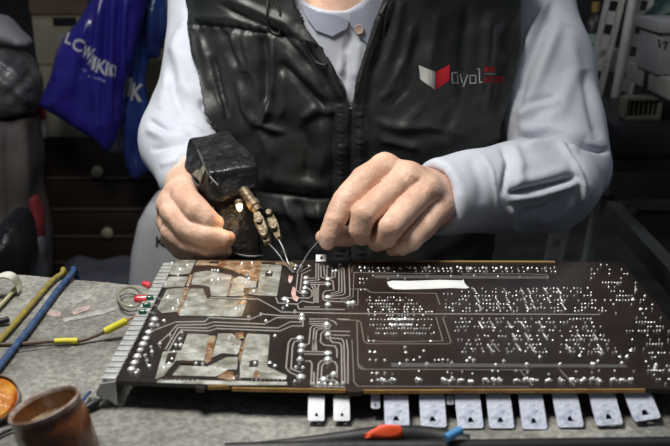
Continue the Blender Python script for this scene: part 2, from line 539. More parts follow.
# traces: one raised pattern mesh
TR = [
 [(150, 332), (176, 322), (205, 321.5), (209, 317.5), (250, 319.5), (263, 314), (280, 315.5), (300, 316)],
 [(158, 344), (170, 333), (177, 325), (206, 324.5), (214, 322), (265, 324), (277, 317.5), (300, 318)],
 [(165, 350), (172, 338), (178, 327.5), (207, 328), (215, 325.5), (278, 328), (290, 322), (301, 322)],
 [(168, 351), (176, 337), (181, 330), (210, 331), (217, 328.5), (280, 331), (292, 326), (303, 326), (303, 316)],
 [(210, 297.5), (258, 299), (275, 308), (281, 312), (345, 313.5), (435, 314), (600, 314.5)],
 [(276, 297.5), (278, 303), (287, 303.5)], [(284, 303.5), (297, 304), (299, 309), (345, 309.5)],
 [(311, 266), (298, 273), (296, 290), (302, 294)], [(311, 270), (302, 274), (300, 290), (306, 293)],
 [(316, 263.5), (316, 278), (303, 279)], [(318.5, 263.5), (318.5, 280), (307, 281)],
 [(321, 266), (321, 277), (328, 279)], [(324, 266), (324.5, 275), (328, 278)], [(327, 266), (327, 277)],
 [(310, 282.5), (329, 282.5)], [(310, 284.5), (329, 284.5)],
 [(314, 285), (316, 288), (316, 303)], [(319, 285), (318, 288), (318, 303)], [(312, 286), (314, 290), (314, 303)],
 [(329, 279.5), (333, 281), (334, 290), (325, 291), (323, 294), (323, 299), (326, 301), (345, 302), (350, 305)],
 [(332, 267), (332, 277), (328, 279)], [(335, 270), (335, 277), (330, 279)],
 [(339, 266), (339, 291), (330, 294)], [(341.5, 266), (342, 292), (330, 296)], [(340, 266), (344, 269), (345, 293), (343, 295), (328, 297)],
 [(349, 264), (350, 296), (345, 298), (330, 299)], [(362, 272.5), (354, 273), (353, 297), (347, 300), (340, 300)],
 [(285, 300), (287, 298), (309, 298), (312, 296), (312, 291), (308, 288)],
 [(298, 304), (302, 301), (314, 303)], [(304, 307), (320, 307)],
 [(309, 319), (329, 319)], [(309, 321.5), (328, 321.5)], [(309, 324), (327, 323.5)],
 [(332, 325.5), (313, 325.5), (310.5, 328), (309, 344), (305, 345)], [(331, 327), (317, 327), (314, 329), (312.5, 350)],
 [(330, 329), (319, 329), (316.5, 331), (315, 350)], [(337, 319), (350, 319.5)], [(337, 325), (335, 322), (330, 320)],
 [(350, 331.5), (324, 331), (321, 334), (320.5, 342), (324, 345), (335, 346), (337, 350), (337, 358)],
 [(328, 335), (331, 338), (342, 339), (344, 343), (345, 384)], [(333, 335), (345, 335.5), (350, 335.5)],
 [(329, 338), (332, 342), (340, 343), (341.5, 346), (342, 384)], [(346.5, 340), (348, 350), (348, 384)],
 [(299, 338), (291, 339), (288.5, 343), (286, 368), (290, 372.5), (300, 377)], [(302, 341), (294.5, 341.5), (292.5, 346), (291, 369), (301, 372.5)],
 [(304, 351.5), (328, 352)], [(304, 354), (327, 354.5)], [(313, 340), (313.5, 352)], [(316, 340), (316.5, 352)],
 [(305, 361), (310, 361), (312, 363.5), (311, 384), (316, 386.5), (345, 387)], [(314, 372), (314, 384)],
 [(328, 361), (321, 361), (318.5, 364), (317, 384)], [(330, 363), (324, 363.5), (322, 366), (321, 380)], [(331, 361), (335, 362), (337, 366), (337, 378)],
 [(328, 375), (326, 380), (337, 381)],
 [(352, 340), (354, 382), (358, 386.5), (530, 387)], [(357, 321), (358, 365), (362, 369.5), (400, 369.5), (530, 370)],
 [(340, 320), (358, 320.5), (361, 323), (364, 341), (367, 343.8), (449, 344), (451, 342), (443, 318), (445, 316.5)],
 [(350, 289), (366, 289), (371, 292.5), (436, 293.5), (440, 305)], [(352, 273), (352, 268), (354, 266)],
 [(350, 305), (358, 305), (358, 289)], [(354, 272.5), (430, 273.8)],
 [(462, 274), (530, 274), (548, 275)], [(490, 340), (500, 352)], [(520, 370), (533, 386)], [(560, 370), (575, 386)],
 [(368, 336), (368, 341), (400, 342), (443, 341), (436, 317)],
]
W_TR = 0.00135
def trace_mesh(lines, name, m, w=W_TR, h=0.00035):
    mb = MB()
    for L in lines:
        P = [onb(x, y) for x, y in L]
        n = len(P); left = []; right = []
        for i, p in enumerate(P):
            d0 = (P[i] - P[i - 1]).normalized() if i else None
            d1 = (P[i + 1] - P[i]).normalized() if i < n - 1 else None
            if d0 is None: d0 = d1
            if d1 is None: d1 = d0
            t = (d0 + d1)
            t = t.normalized() if t.length > 1e-6 else d0
            nn = Vector((-t.y, t.x, 0)); k = 1 / max(0.45, nn.dot(Vector((-d1.y, d1.x, 0))))
            left.append(p + nn * w / 2 * k); right.append(p - nn * w / 2 * k)
        up = Vector((0, 0, h)); vs = []
        for i in range(n): vs += [left[i] + Vector((0, 0, 2e-5)), left[i] * 0.8 + right[i] * 0.2 + up, right[i] * 0.8 + left[i] * 0.2 + up, right[i] + Vector((0, 0, 2e-5))]
        fs = []
        for i in range(n - 1):
            for k in range(3):
                fs.append([4 * i + k, 4 * i + k + 1, 4 * i + 5 + k, 4 * i + 4 + k])
        mb.add(vs, [f[::-1] for f in fs])
    return mb.build(name, m, pcb, smooth=False)
M_trace2 = mat('thin masked trace', (0.26, 0.23, 0.20), 0.4, 0.3)
trace_mesh([L for L in TR if sum(p[0] for p in L) / len(L) <= 351], 'copper_trace', M_trace)
trace_mesh([L for L in TR if sum(p[0] for p in L) / len(L) > 351], 'copper_trace', M_trace2, w=0.0010)
# pale printed bands and the white painted stripe
M_silk = mat('silkscreen band', (0.085, 0.082, 0.08), 0.5)
M_white = mat('white paint', (0.80, 0.80, 0.78), 0.6, noise=50, color2=(0.68, 0.69, 0.70), bump=(100, 0.4, 0.001))
for p in ([(374, 275), (548, 276), (549, 279), (375, 278.3)], [(391, 363), (625, 364.5), (628, 367.6), (391, 367)],
          [(357, 362), (366, 369), (358, 369)]):
    mb = MB(); prism_px(mb, p, 0.00012, 0.0001); mb.build('printed_band', M_silk, pcb, smooth=False)
mb = MB()
prism_px(mb, [(387, 282.5), (392, 281.2), (410, 281.5), (440, 280.4), (462, 281), (463.5, 279.8), (464.5, 283.5), (467, 286.5), (469.5, 288), (466, 289), (452, 288.4), (430, 289.3), (405, 290), (394, 289.5), (389, 286.5)], 0.0006, 0.00055)
mb.build('correction_stripe', M_white, pcb, smooth=False)
M_pink = mat('pink residue', (0.55, 0.30, 0.26), 0.6, noise=90, color2=(0.62, 0.50, 0.48), bump=(200, 0.5, 0.001))
mb = MB()
prism_px(mb, [(289, 276), (293, 277), (292, 281), (290, 284), (288, 281)], 0.0006, 0.00055)
prism_px(mb, [(293, 287), (295.5, 289), (296, 296), (299, 298), (297, 302), (293, 300), (291, 293)], 0.0006, 0.00055)
mb.build('residue', M_pink, pcb, smooth=False)

# solder joints
def joint_mesh(r, h):
    mb = MB(); mb.lathe([(r, 0), (r * 0.9, h * 0.3), (r * 0.68, h * 0.62), (r * 0.35, h * 0.88), (0, h)], (0, 0, 0), seg=8)
    return mb
jm = {}
def jmesh(kind):
    if kind not in jm:
        r, h = {'s': (0.00095, 0.0013), 'm': (0.0018, 0.0020), 'l': (0.0033, 0.0024), 'd': (0.0014, 0.0013)}[kind]
        o = joint_mesh(r, h).build('solder_joint', M_solder, None)
        o.data.name = 'solder_joint'
        jm[kind] = o.data; bpy.data.objects.remove(o)
    return jm[kind]
J = []      # px, py, kind
for i in range(9): J.append((154.5 - i * 2.9, 319.5 + i * 6.2, 'l'))
for x, y in [(164, 321), (158, 325), (160, 344), (151, 347), (147, 361), (149.5, 366), (138, 371), (136, 373), (152, 352), (145, 355), (170, 335), (180, 339), (176, 345), (181, 345), (182, 333), (174, 352)]: J.append((x, y, 'm'))
for x, y in [(168, 298), (178, 301), (173, 309), (186, 303), (183, 309), (165, 283), (180, 269), (187, 265), (178, 275), (218, 280), (246, 283), (254, 291), (296, 266), (301, 266), (309, 266), (328, 267), (340, 265),
             (252, 263), (242, 264), (247, 275), (249, 279), (295, 269), (172, 264), (240, 309), (236, 309), (248, 362), (255, 364), (172, 359), (169, 364), (164, 368), (212, 280), (196, 364), (203, 364), (229, 338), (232, 345)]: J.append((x, y, 'm'))
for x, y in [(306, 278), (306, 283), (305, 288), (304, 293), (328, 279), (328, 284), (328, 297), (328, 305), (300, 338), (302, 346), (301, 351), (300, 360), (327, 325), (328, 335), (328, 353), (328, 360), (324, 380), (334, 375), (349, 303), (353, 303), (285, 299), (302, 316), (301, 377), (302, 319)]: J.append((x, y, 'l'))
for x, y in [(296, 368), (303, 368), (270, 363), (275, 366), (295, 382), (270, 273), (268, 273), (215, 270), (218, 271), (212, 270), (295, 311), (283, 308), (287, 306), (261, 314), (249, 317), (266, 321), (275, 336), (288, 302), (333, 271), (336, 271)]: J.append((x, y, 'm'))
for k in range(9): J.append((162 + k * 4.4 + rnd.uniform(-1, 1), 379.8 + k * 0.1, 's'))
for k in range(8): J.append((252 + k * 4.3, 380.2 + k * 0.1, 's'))
for k in range(6): J.append((313 + k * 6, 384.5, 'm'))
for k in range(5): J.append((231 + k * 3, 376.5 + (k % 2) * 2, 's'))
def row(x0, x1, y, step, kind='s', p=1.0, dy=0.0):
    x = x0
    while x <= x1:
        if rnd.random() < p: J.append((x + rnd.uniform(-.3, .3), y + rnd.uniform(-.25, .25) + dy * (x - x0), kind))
        x += step
# dense integrated-circuit field
for y, x0, x1, p in [(297.5, 367, 416, .55), (300.5, 367, 418, .7), (304, 369, 419, .75), (307, 369, 420, .6), (309.5, 368, 424, .7), (312, 369, 435, .6), (315.5, 369, 433, .55)]:
    row(x0, x1, y, 3.0, 's', p)
row(389, 415, 319.5, 2.7, 'm'); row(371, 386, 319.5, 3.4, 's'); row(418, 434, 319.5, 3.4, 's')
row(390, 414, 325, 2.7, 'm'); row(370, 386, 325, 3.6, 's', .7); row(417, 434, 325, 3.6, 's', .8)
row(377, 432, 328.5, 3.1, 's', .9); row(376, 436, 333.5, 2.9, 's', .85)
for x, y in [(369, 341), (374, 341), (431, 341), (405, 347), (424, 351), (370, 352), (375, 352), (406, 352.5), (370, 360), (376, 360), (385, 360), (407, 360), (420, 357), (414, 360), (435, 360), (439, 360), (443, 360), (448, 360), (372, 373), (377, 373), (385, 373), (372, 381), (378, 380)]: J.append((x, y, 'd'))
for x, y in [(360, 279), (363, 279), (367, 279), (360, 283), (364, 283), (361, 290), (365, 290), (373, 276), (398, 276), (427, 276), (451, 276), (474, 276), (498, 276.5), (520, 277), (548, 277), (388, 279), (405, 279)]: J.append((x, y, 's'))
x = 360
while x < 557:
    J.append((x, 268 + rnd.uniform(-.7, .9), 'm' if rnd.random() < .6 else 's'))
    if rnd.random() < .7: J.append((x + 1, 271.5 + rnd.uniform(-.5, .5), 's'))
    x += rnd.choice([3.5, 4, 5, 6.5])
for y in (288.5, 292, 296, 300, 304, 308, 311):
    x = 462 if y < 297 else 446
    while x < 590 + (y - 288) * 0.7:
        if rnd.random() < .50: J.append((x, y + rnd.uniform(-.5, .5), 's'))
        x += 3.4
for x in (444, 448, 452): J.append((x, 294, 's'))
for x0 in (474, 493, 504, 521, 528, 545, 558):      # slanted rows of joined pins
    for yy in (289, 298, 305):
        if rnd.random() < .8:
            for k in range(4): J.append((x0 + k * 0.9 + (yy - 289) * .3, yy + k * 1.5, 's'))
for y in (319, 322.5, 327, 331, 336, 340, 344.5, 348.5, 352):
    x = 451 + (y - 319) * .35
    while x < 600 + (y - 320) * 0.55:
        if rnd.random() < .42: J.append((x, y + rnd.uniform(-.5, .5), 's'))
        x += 3.5
for x0 in (478, 490, 507, 520, 538, 556, 572, 588):
    for yy in (322, 334, 345):
        if rnd.random() < .7:
            for k in range(5): J.append((x0 + k * 1.0 + (yy - 320) * .4, yy + k * 1.4, 's'))
# right hand field
for y in np.arange(265, 388, 4.4):
    xl = 583 + (y - 265) * 0.62; xr = 622 + (y - 265) * 0.80
    x = xl
    rowp = rnd.choice([.15, .25, .3]); xa = xl + rnd.uniform(0, 25) if rnd.random() < .5 else 999
    while x < min(xr, 676):
        if rnd.random() < (.95 if xa < x < xa + 17 else rowp): J.append((x, y, 's'))
        x += 3.0
for x, y in [(618, 283), (636, 290), (645, 296), (633, 300), (641, 309), (598, 361), (620, 357), (627, 357), (592, 364), (622, 363), (631, 351), (656, 366), (655, 369)]: J.append((x, y, 'm'))
for c, n in [(386, 4), (394, 2), (420, 3), (446, 3), (453, 3), (462, 3), (472, 2), (487, 3), (495, 2), (501, 2), (518, 3), (527, 2), (535, 4), (550, 3), (563, 3), (575, 4), (584, 2), (593, 2), (600, 2), (615, 3), (624, 3), (632, 2)]:
    for k in range(n): J.append((c + k * 2.3 - n, 380.5 + rnd.uniform(-1.2, 1.2), 'm' if k < 2 else 's'))
    if rnd.random() < .8: J.append((c + rnd.uniform(-3, 3), 372.5 + rnd.uniform(-2, 2), 's'))
for x, y in [(400, 364), (427, 364), (452, 363), (467, 361), (470, 358), (474, 360), (496, 365), (504, 361), (527, 365), (560, 365), (594, 365), (540, 357), (580, 356), (602, 353)]: J.append((x, y, 'm'))
J = [j for j in J if j[0] < 690]
order = {'l': 0, 'm': 1, 'd': 2, 's': 3}
J.sort(key=lambda j: (order[j[2]], -j[1]))
oc = origin_of(pcb)
mb = MB(); jr = {'s': (0.00095, 0.0012), 'm': (0.0018, 0.0020), 'l': (0.0033, 0.0024), 'd': (0.0014, 0.0013)}
for i, (x, y, k) in enumerate(J):
    p = onb(x, y, 0.0003)
    if i < 100:
        o = bpy.data.objects.new('solder_joint', jmesh(k)); COL.objects.link(o); o.parent = pcb; o.location = p - oc
        s = rnd.uniform(.85, 1.15); o.scale = (s, s, rnd.uniform(.7, 1.3)); o.rotation_euler = (0, 0, rnd.uniform(0, 3))
    else:
        r, h = jr[k]; r *= rnd.uniform(.8, 1.2); h *= rnd.uniform(.7, 1.4)
        tx, ty = rnd.uniform(-.4, .4) * r, rnd.uniform(-.4, .4) * r
        mb.lathe([(r, 0), (r * .85, h * .25), (r * .45, h * .55), (0, h)], p, axis=Vector((tx * 400, ty * 400, 1)), seg=7)
tag(mb.build('solder_joint', M_solder, pcb), kind='stuff')

# power transistors along the front edge
M_tab = mat('nickel transistor tab', (0.78, 0.80, 0.83), 0.42, 0.35, noise=60, color2=(0.66, 0.68, 0.72), bump=(90, 0.3, 0.0008))
M_paste = mat('thermal paste', (0.66, 0.71, 0.84), 0.6, noise=150, color2=(0.40, 0.45, 0.58), bump=(220, 0.8, 0.0014), fac=(0.50, 0.66))
M_black = mat('black plastic', (0.012, 0.012, 0.013), 0.42)
M_hole = mat('dark hole', (0.004, 0.004, 0.006), 0.9)
def transistor(cx, y0, w_px, h_px, m, label, tilt=52, leads=3, hole=True, lean=0.0, round_=0.0008, zoff=0.0, group=None):
    """tab hangs out of the front edge, tilted down towards the viewer"""
    base = onb(cx, 389, -BT - 0.0005)
    Zc = base.y * CT - (base.z - CAMZ) * ST
    w = w_px * Zc / FPX
    a = math.radians(tilt)
    d = Vector((math.tan(lean), -math.cos(a), -math.sin(a))).normalized()
    # length so the tab covers h_px in the picture
    test = base + d * 0.01
    _, pyb = project(np.array([list(base)])); _, pyt = project(np.array([list(test)]))
    L = 0.01 * h_px / float(pyt[0] - pyb[0])
    s0 = base + d * (0.01 * (y0 - 391) / float(pyt[0] - pyb[0]))
    side = Vector((1, 0, 0)); side = (side - d * side.dot(d)).normalized(); nrm = side.cross(d).normalized()
    if nrm.z < 0: nrm = -nrm
    root = thing('power_transistor', (0, 0, 0), None, None); root.parent = pcb; root.location = base - oc
    if label: root['label'] = label
    # rounded-corner plate with a real hole
    cen = s0 + d * L / 2; t = 0.0013
    hx, hl = w / 2, L / 2; rc = max(round_, w * 0.1)
    out = []
    for sx, sl, a0 in ((1, -1, -90), (1, 1, 0), (-1, 1, 90), (-1, -1, 180)):
        rr = rc if sl > 0 else 0.0004
        for k in range(4):
            w_ = math.radians(a0 + k * 30)
            out.append((sx * (hx - rr) + rr * math.cos(w_), sl * (hl - rr) + rr * math.sin(w_)))
    hc = (rnd.uniform(-.04, .04) * w, L * 0.27); hr = w * 0.135
    n = len(out)
    inn = []
    for (x, y) in out:
        ang = math.atan2(y - hc[1], x - hc[0]); inn.append((hc[0] + hr * math.cos(ang), hc[1] + hr * math.sin(ang)))
    vs = []
    for lay in (t, 0):
        for q in (out, inn):
            for (x, y) in q: vs.append(cen + side * x + d * y + nrm * lay)
    fs = []
    for i in range(n):
        j = (i + 1) % n
        fs += [[i, j, n + j, n + i], [2 * n + j, 2 * n + i, 3 * n + i, 3 * n + j], [i, 2 * n + i, 2 * n + j, j], [n + i, n + j, 3 * n + j, 3 * n + i]]
    link('tab', vs, fs, m, root, smooth=False)
    # moulded body behind the tab
    R = Matrix((side, d, nrm)).transposed()
    MB().box(cen - nrm * 0.0016 - d * L * 0.12, (w * 0.96, L * 0.66, 0.0032), R, 0.0004).build('body', M_black, root)
    for k in range(leads):
        xo = (k - (leads - 1) / 2) * w * 0.28
        p0 = s0 + side * xo - nrm * 0.0008 + d * L * 0.05
        p1 = s0 + side * xo - nrm * 0.0008 - d * 0.003
        p2 = Vector((p1.x, base.y + 0.004, BOARD - BT + 0.0005))
        MB().tube([p0, p1, p2], 0.00045, 6).build('lead', M_solder, root)
    return root
transistor(316.5, 398, 16, 25, M_tab, 'clean bright metal tab', tilt=36)
transistor(341.5, 398, 16, 25, M_tab, 'clean bright metal tab', tilt=36)
for cx, y0, wp, hp, le in [(395.5, 398, 24, 30, 0.0), (431, 397, 25, 32, 0.0), (466, 397, 25, 33, 0.02), (497, 397, 24, 33, 0.0), (529, 397, 24, 34, 0.0),
                           (563, 396, 25, 33, 0.03), (600, 394, 26, 33, 0.06), (635, 393, 27, 29, 0.16)]:
    transistor(cx, y0, wp, hp, M_paste, 'tab smeared with pale thermal paste', tilt=35, leads=2, lean=le, round_=0.0016)
transistor(375, 396, 9, 15, M_paste, 'small tab with paste', tilt=40, leads=2, round_=0.0016)
transistor(449, 398, 7, 9, M_tab, None, tilt=40, leads=2)
# the tab standing at the far edge
pb = onb(321, 263, 0)
root = thing('power_transistor', (0, 0, 0), None, None); root.parent = pcb; root.location = pb - oc; root['label'] = 'small white tab at the far edge'
RX = Matrix.Rotation(math.radians(-48), 3, 'X')
MB().box(pb + Vector((0, 0.004, 0.0035)), (0.0105, 0.0015, 0.008), RX, 0.0003).build('tab', M_white, root)
MB().box(pb + Vector((0.0005, 0.0034, 0.0044)), (0.0024, 0.0010, 0.0026), RX, 0.0003).build('clip', M_hole, root)
MB().box(pb + Vector((0, 0.0065, -0.001)), (0.0095, 0.003, 0.007), None, 0.0003).build('body', M_black, root)

# aluminium rail along the left edge
rail = thing('heatsink_rail', (0, 0, 0), None, None); rail.parent = pcb; ra = onb(117, 381, 0); rail.location = ra - oc
rail['label'] = 'ribbed bare aluminium rail'
rb = onb(176, 263, 0)
dr = (rb - ra).normalized(); sd = Vector((-dr.y, dr.x, 0)); Lr = (rb - ra).length * 0.985
wd = 0.0125
def rp(s, o, z): return ra + dr * s + sd * o + Vector((0, 0, z))
mb = MB()
prof = [(0.0008, 0.0008), (wd * 0.55, 0.0008), (wd, -0.002), (wd + 0.004, -0.010), (wd + 0.004, -0.0125), (wd * 0.9, -0.0115), (wd * 0.25, -0.0205), (wd * 0.05, -0.0205), (wd * 0.62, -0.0095), (0.0008, -0.004)]
vs = [rp(s, o, z) for s in (0.0, Lr) for o, z in prof]; n = len(prof)
fs = [[i, (i + 1) % n, n + (i + 1) % n, n + i] for i in range(n)] + [list(range(n - 1, -1, -1)), list(range(n, 2 * n))]
mb.add(vs, fs)
# end plate
ep = [(0.0008, 0.0002), (wd, -0.002), (wd + 0.0035, -0.0125), (wd * 0.45, -0.0150), (wd * .05, -0.0205), (0.0008, -0.0205), (0.0008, -0.010)]
vs = [rp(s_, o, z) for s_ in (-0.0012, 0.0006) for o, z in ep]; n = len(ep)
mb.add(vs, [[i, (i + 1) % n, n + (i + 1) % n, n + i] for i in range(n)] + [list(range(n - 1, -1, -1)), list(range(n, 2 * n))])
rb_o = mb.build('rail_profile', M_alu, rail, smooth=30)
mb = MB()
ns = 26
for i in range(ns):
    s = 0.004 + (Lr - 0.008) * i / (ns - 1)
    c = rp(s, wd * 0.50, 0.0014)
    R = Matrix((dr, sd, Vector((0, 0, 1)))).transposed()
    mb.box(c, (Lr / ns * 0.80, wd * 0.86, 0.0014), R, 0.0003)
mb.build('fin', M_alu, rail, smooth=30)

# indicator diodes at the left edge
M_led_r = mat('red resin', (0.75, 0.03, 0.05), 0.25, coat=0.6, noise=80, color2=(0.85, 0.12, 0.12))
M_led_g = mat('green resin', (0.005, 0.09, 0.045), 0.25, coat=0.6)
def led(px, py, m, dirv, L=0.0085, r=0.0028, lab=None, z=0.003):
    root = thing('indicator_diode', (0, 0, 0), None, None); root.parent = pcb
    c = onb(px, py, z); root.location = c - oc
    if lab: root['label'] = lab
    d = Vector(dirv).normalized()
    MB().lathe([(0, 0), (r * 1.15, 0), (r * 1.15, 0.0012), (r, 0.0013), (r, L * 0.7), (r * 0.85, L * 0.88), (r * 0.45, L * 0.98), (0, L)], c, d, 16).build('lens', m, root)
    for o in (-0.0012, 0.0012):
        q = c + Vector((0, o, 0)); e = q - d * 0.008; e.z = BOARD + 0.0004
        MB().tube([q, q - d * 0.003, e], 0.0003, 5).build('lead', M_solder, root)
led(150, 286, M_led_r, (-1, 0.5, 0.15), 0.009, 0.003, 'red lens')
led(146, 299, M_led_r, (-1, -0.15, 0.05), 0.011, 0.0034, 'red lens')
led(153, 298, M_led_g, (-1, -0.35, 0.1), 0.006, 0.0025, 'green lens')
led(150, 305, M_led_g, (-1, -0.35, 0.1), 0.0065, 0.0026, 'green lens')
led(146, 312, M_led_g, (-1, -0.25, 0.1), 0.0065, 0.0026, 'green lens')
# dark parts under the board (what keeps it level)
for px, py in [(300, 300), (420, 300), (560, 300), (400, 350), (600, 350), (500, 330)]:
    c = onb(px, py, 0); hgt = BOARD - BT - BENCH - 0.0014
    MB().lathe([(0, 0), (0.0075, 0), (0.008, 0.001), (0.008, hgt - 0.001), (0.0072, hgt), (0, hgt)], (c.x, c.y, BENCH + 0.0014), seg=20).build('capacitor', M_black, pcb)
# ------------------------------------------------------------------ person
M_skin = mat('skin', (0.58, 0.345, 0.245), 0.46, noise=30, color2=(0.78, 0.53, 0.40), sss=0.06, bump=(260, 0.6, 0.0012), fac=(0.35, 0.65), spec=0.4)
M_shirt = mat('pale blue cotton', (0.50, 0.53, 0.61), 0.85, noise=30, color2=(0.55, 0.58, 0.65), bump=(900, 0.15, 0.0004), sheen=0.15)
M_vest = mat('dark green grey nylon', (0.0125, 0.0155, 0.0145), 0.46, noise=14, color2=(0.0165, 0.0195, 0.0185), bump=(60, 0.3, 0.0030), spec=0.75, rough2=0.54)
M_trous = mat('black trousers', (0.010, 0.010, 0.012), 0.9, bump=(200, 0.3, 0.001))
M_hair = mat('dark hair', (0.02, 0.018, 0.016), 0.6, bump=(300, 0.8, 0.002))
P = lambda x, y, Z: np.array(at(x, y, Z=Z))
person = thing('person', (0.03, 1.10, 0), 'person in a black padded vest over a pale blue shirt, soldering with both hands', 'person')

def chain(g, joints, k):
    F = None
    for (a, ra), (b, rb) in zip(joints, joints[1:]):
        c = cone(g, a, b, ra, rb)
        F = c if F is None else smin(F, c, k)
    return F

def make_hand(fingers, palm, extra, h=0.0014, pad=0.02, kweb=0.005):
    allp = np.array([p for f in fingers for p, r in f] + [p for c in palm for p, r in c])
    g = Grid(allp.min(0) - pad, allp.max(0) + pad, h)
    FP = None
    for c in palm:
        q = chain(g, c, 0.012)
        FP = q if FP is None else smin(FP, q, 0.014)
    for c, r in extra: FP = smin(FP, ball(g, c, r), 0.012)
    FF = None
    for f in fingers:
        q = chain(g, f, 0.0008)
        FF = q if FF is None else smin(FF, q, 0.0008)
    return g, smin(FP, FF, kweb)

mm = 0.001
# --- the person's left hand (right in the picture): pinching the solder wire
wristL = P(456, 203, .925)
lf_index = [(P(384, 168, .872), 15*mm), (P(364, 180, .856), 14.2*mm), (P(345, 201, .838), 12.8*mm), (P(335, 220, .832), 11.2*mm), (P(329, 235, .832), 9.8*mm), (P(327.5, 242, .834), 8.4*mm)]
lf_mid = [(P(406, 179, .862), 14.5*mm), (P(384, 197, .842), 14*mm), (P(364, 214, .824), 12.8*mm), (P(360, 229, .828), 11*mm), (P(362, 236, .842), 9.4*mm)]
lf_ring = [(P(424, 192, .86), 14*mm), (P(407, 209, .838), 13.4*mm), (P(391, 227, .820), 12.6*mm), (P(386, 238, .830), 10.6*mm), (P(377, 243, .843), 9*mm)]
lf_pink = [(P(440, 209, .868), 13*mm), (P(427, 224, .850), 12.2*mm), (P(411, 240, .836), 11*mm), (P(402, 247, .842), 9*mm), (P(393, 249, .850), 7.6*mm)]
lf_thumb = [(P(428, 216, .905), 13*mm), (P(385, 226, .885), 12.5*mm), (P(350, 236, .862), 10.5*mm), (P(330, 238, .853), 9*mm), (P(323, 237, .848), 7.8*mm)]
palmL = [[(wristL, 24*mm), (P(390, 172, .882), 15*mm)], [(wristL, 25*mm), (P(412, 180, .872), 16*mm)], [(wristL, 25*mm), (P(428, 192, .868), 15*mm)],
         [(P(452, 212, .925), 24*mm), (P(441, 209, .872), 13*mm)], [(wristL, 22*mm), (P(425, 214, .905), 15*mm)], [(P(500, 198, .95), 26*mm), (wristL, 24*mm)]]
gL, FL = make_hand([lf_index, lf_mid, lf_ring, lf_pink, lf_thumb], palmL,
                   [(P(384, 165, .872), 12*mm), (P(407, 174, .864), 12*mm), (P(427, 189, .862), 12*mm)])
VL, QL = surface_nets(FL, gL.lo, gL.h)
VL = relax(VL, QL, 2)
def creases(cx, cy, w, ang, n=3, gap=3.0, depth=-0.35):
    out = []; ca, sa = math.cos(ang), math.sin(ang)
    for i in range(n):
        o = (i - (n - 1) / 2) * gap
        pts = [(cx + ca * t * w / 2 - sa * (o + 1.2 * t * t), cy + sa * t * w / 2 + ca * (o + 1.2 * t * t)) for t in (-1, -.5, 0, .5, 1)]
        out.append((pts, 0.8, depth))
    return out
st = []
st += creases(344, 198, 15, 0.75, 4, 3.2) + creases(331, 224, 12, 0.35, 3, 2.4) + creases(366, 211, 15, 0.7, 4, 3.0) + creases(391, 226, 15, 0.7, 4, 3.0) + creases(411, 240, 13, 0.6, 3, 2.6)
st += [([(366, 176), (352, 190)], 6, -0.6), ([(392, 166), (430, 185)], 3.5, -0.6), ([(383, 164), (440, 186)], 3.0, 0.7), ([(408, 172), (446, 194)], 3.0, 0.7), ([(427, 187), (452, 203)], 3.0, 0.7),
       ([(395, 171), (408, 178)], 4, -1.0), ([(415, 181), (426, 190)], 4, -1.0), ([(434, 198), (441, 204)], 3, -0.8), ([(398, 160), (425, 165), (445, 178)], 1.6, 0.5),
       ([(357, 206), (372, 218)], 5, 0.5), ([(384, 221), (398, 232)], 5, 0.6)]
VL = sculpt(VL, normals(VL, QL), st)
VL += normals(VL, QL) * wob(VL, 260, 0.0003, 2)[:, None]

# --- the person's right hand (left in the picture): fist round the pistol grip
wristR = P(192, 176, .972)
rf_index = [(P(186, 188, .93), 14*mm), (P(184, 196, .895), 14*mm), (P(197, 210, .868), 13.2*mm), (P(208, 219, .866), 11*mm), (P(215, 223, .872), 9*mm)]
rf_mid = [(P(172, 202, .925), 14*mm), (P(172, 212, .89), 13*mm), (P(186, 227, .872), 12*mm), (P(206, 235, .864), 11*mm), (P(222, 238, .87), 9.4*mm), (P(228, 239, .878), 8*mm)]
rf_ring = [(P(168, 220, .925), 13.4*mm), (P(172, 231, .895), 12.2*mm), (P(188, 243, .882), 11*mm), (P(208, 249, .874), 10*mm), (P(224, 251, .88), 8.4*mm)]
rf_pink = [(P(172, 238, .925), 12*mm), (P(180, 249, .902), 10.4*mm), (P(196, 256, .892), 9.4*mm), (P(212, 259, .89), 8.4*mm)]
rf_thumb = [(P(212, 190, .955), 15*mm), (P(232, 200, .93), 13*mm), (P(250, 215, .915), 10.5*mm), (P(256, 226, .91), 8.5*mm)]
palmR = [[(wristR, 24*mm), (P(186, 190, .925), 16*mm)], [(wristR, 24*mm), (P(176, 204, .922), 16*mm)], [(wristR, 24*mm), (P(176, 222, .925), 15*mm)],
         [(P(196, 185, .97), 23*mm), (P(180, 238, .93), 13*mm)], [(P(200, 175, .975), 20*mm), (P(212, 192, .955), 15*mm)], [(P(186, 150, 1.02), 24*mm), (wristR, 22*mm)]]
gR, FR = make_hand([rf_index, rf_mid, rf_ring, rf_pink, rf_thumb], palmR, [(P(168, 204, .912), 13*mm), (P(180, 190, .915), 13*mm)])
VR, QR = surface_nets(FR, gR.lo, gR.h)
VR = relax(VR, QR, 2)
st = creases(188, 226, 12, 1.2, 3, 2.6) + creases(206, 235, 11, 1.5, 3, 2.6) + creases(206, 249, 9, 1.5, 2, 2.4) + creases(199, 210, 13, 0.9, 3, 2.6)
st += [([(163, 196), (176, 184)], 5, -0.5), ([(166, 210), (176, 220), (192, 232)], 3, -0.5), ([(160, 205), (170, 218)], 3, 0.6)]
VR = sculpt(VR, normals(VR, QR), st)
VR += normals(VR, QR) * wob(VR, 260, 0.0003, 4)[:, None]

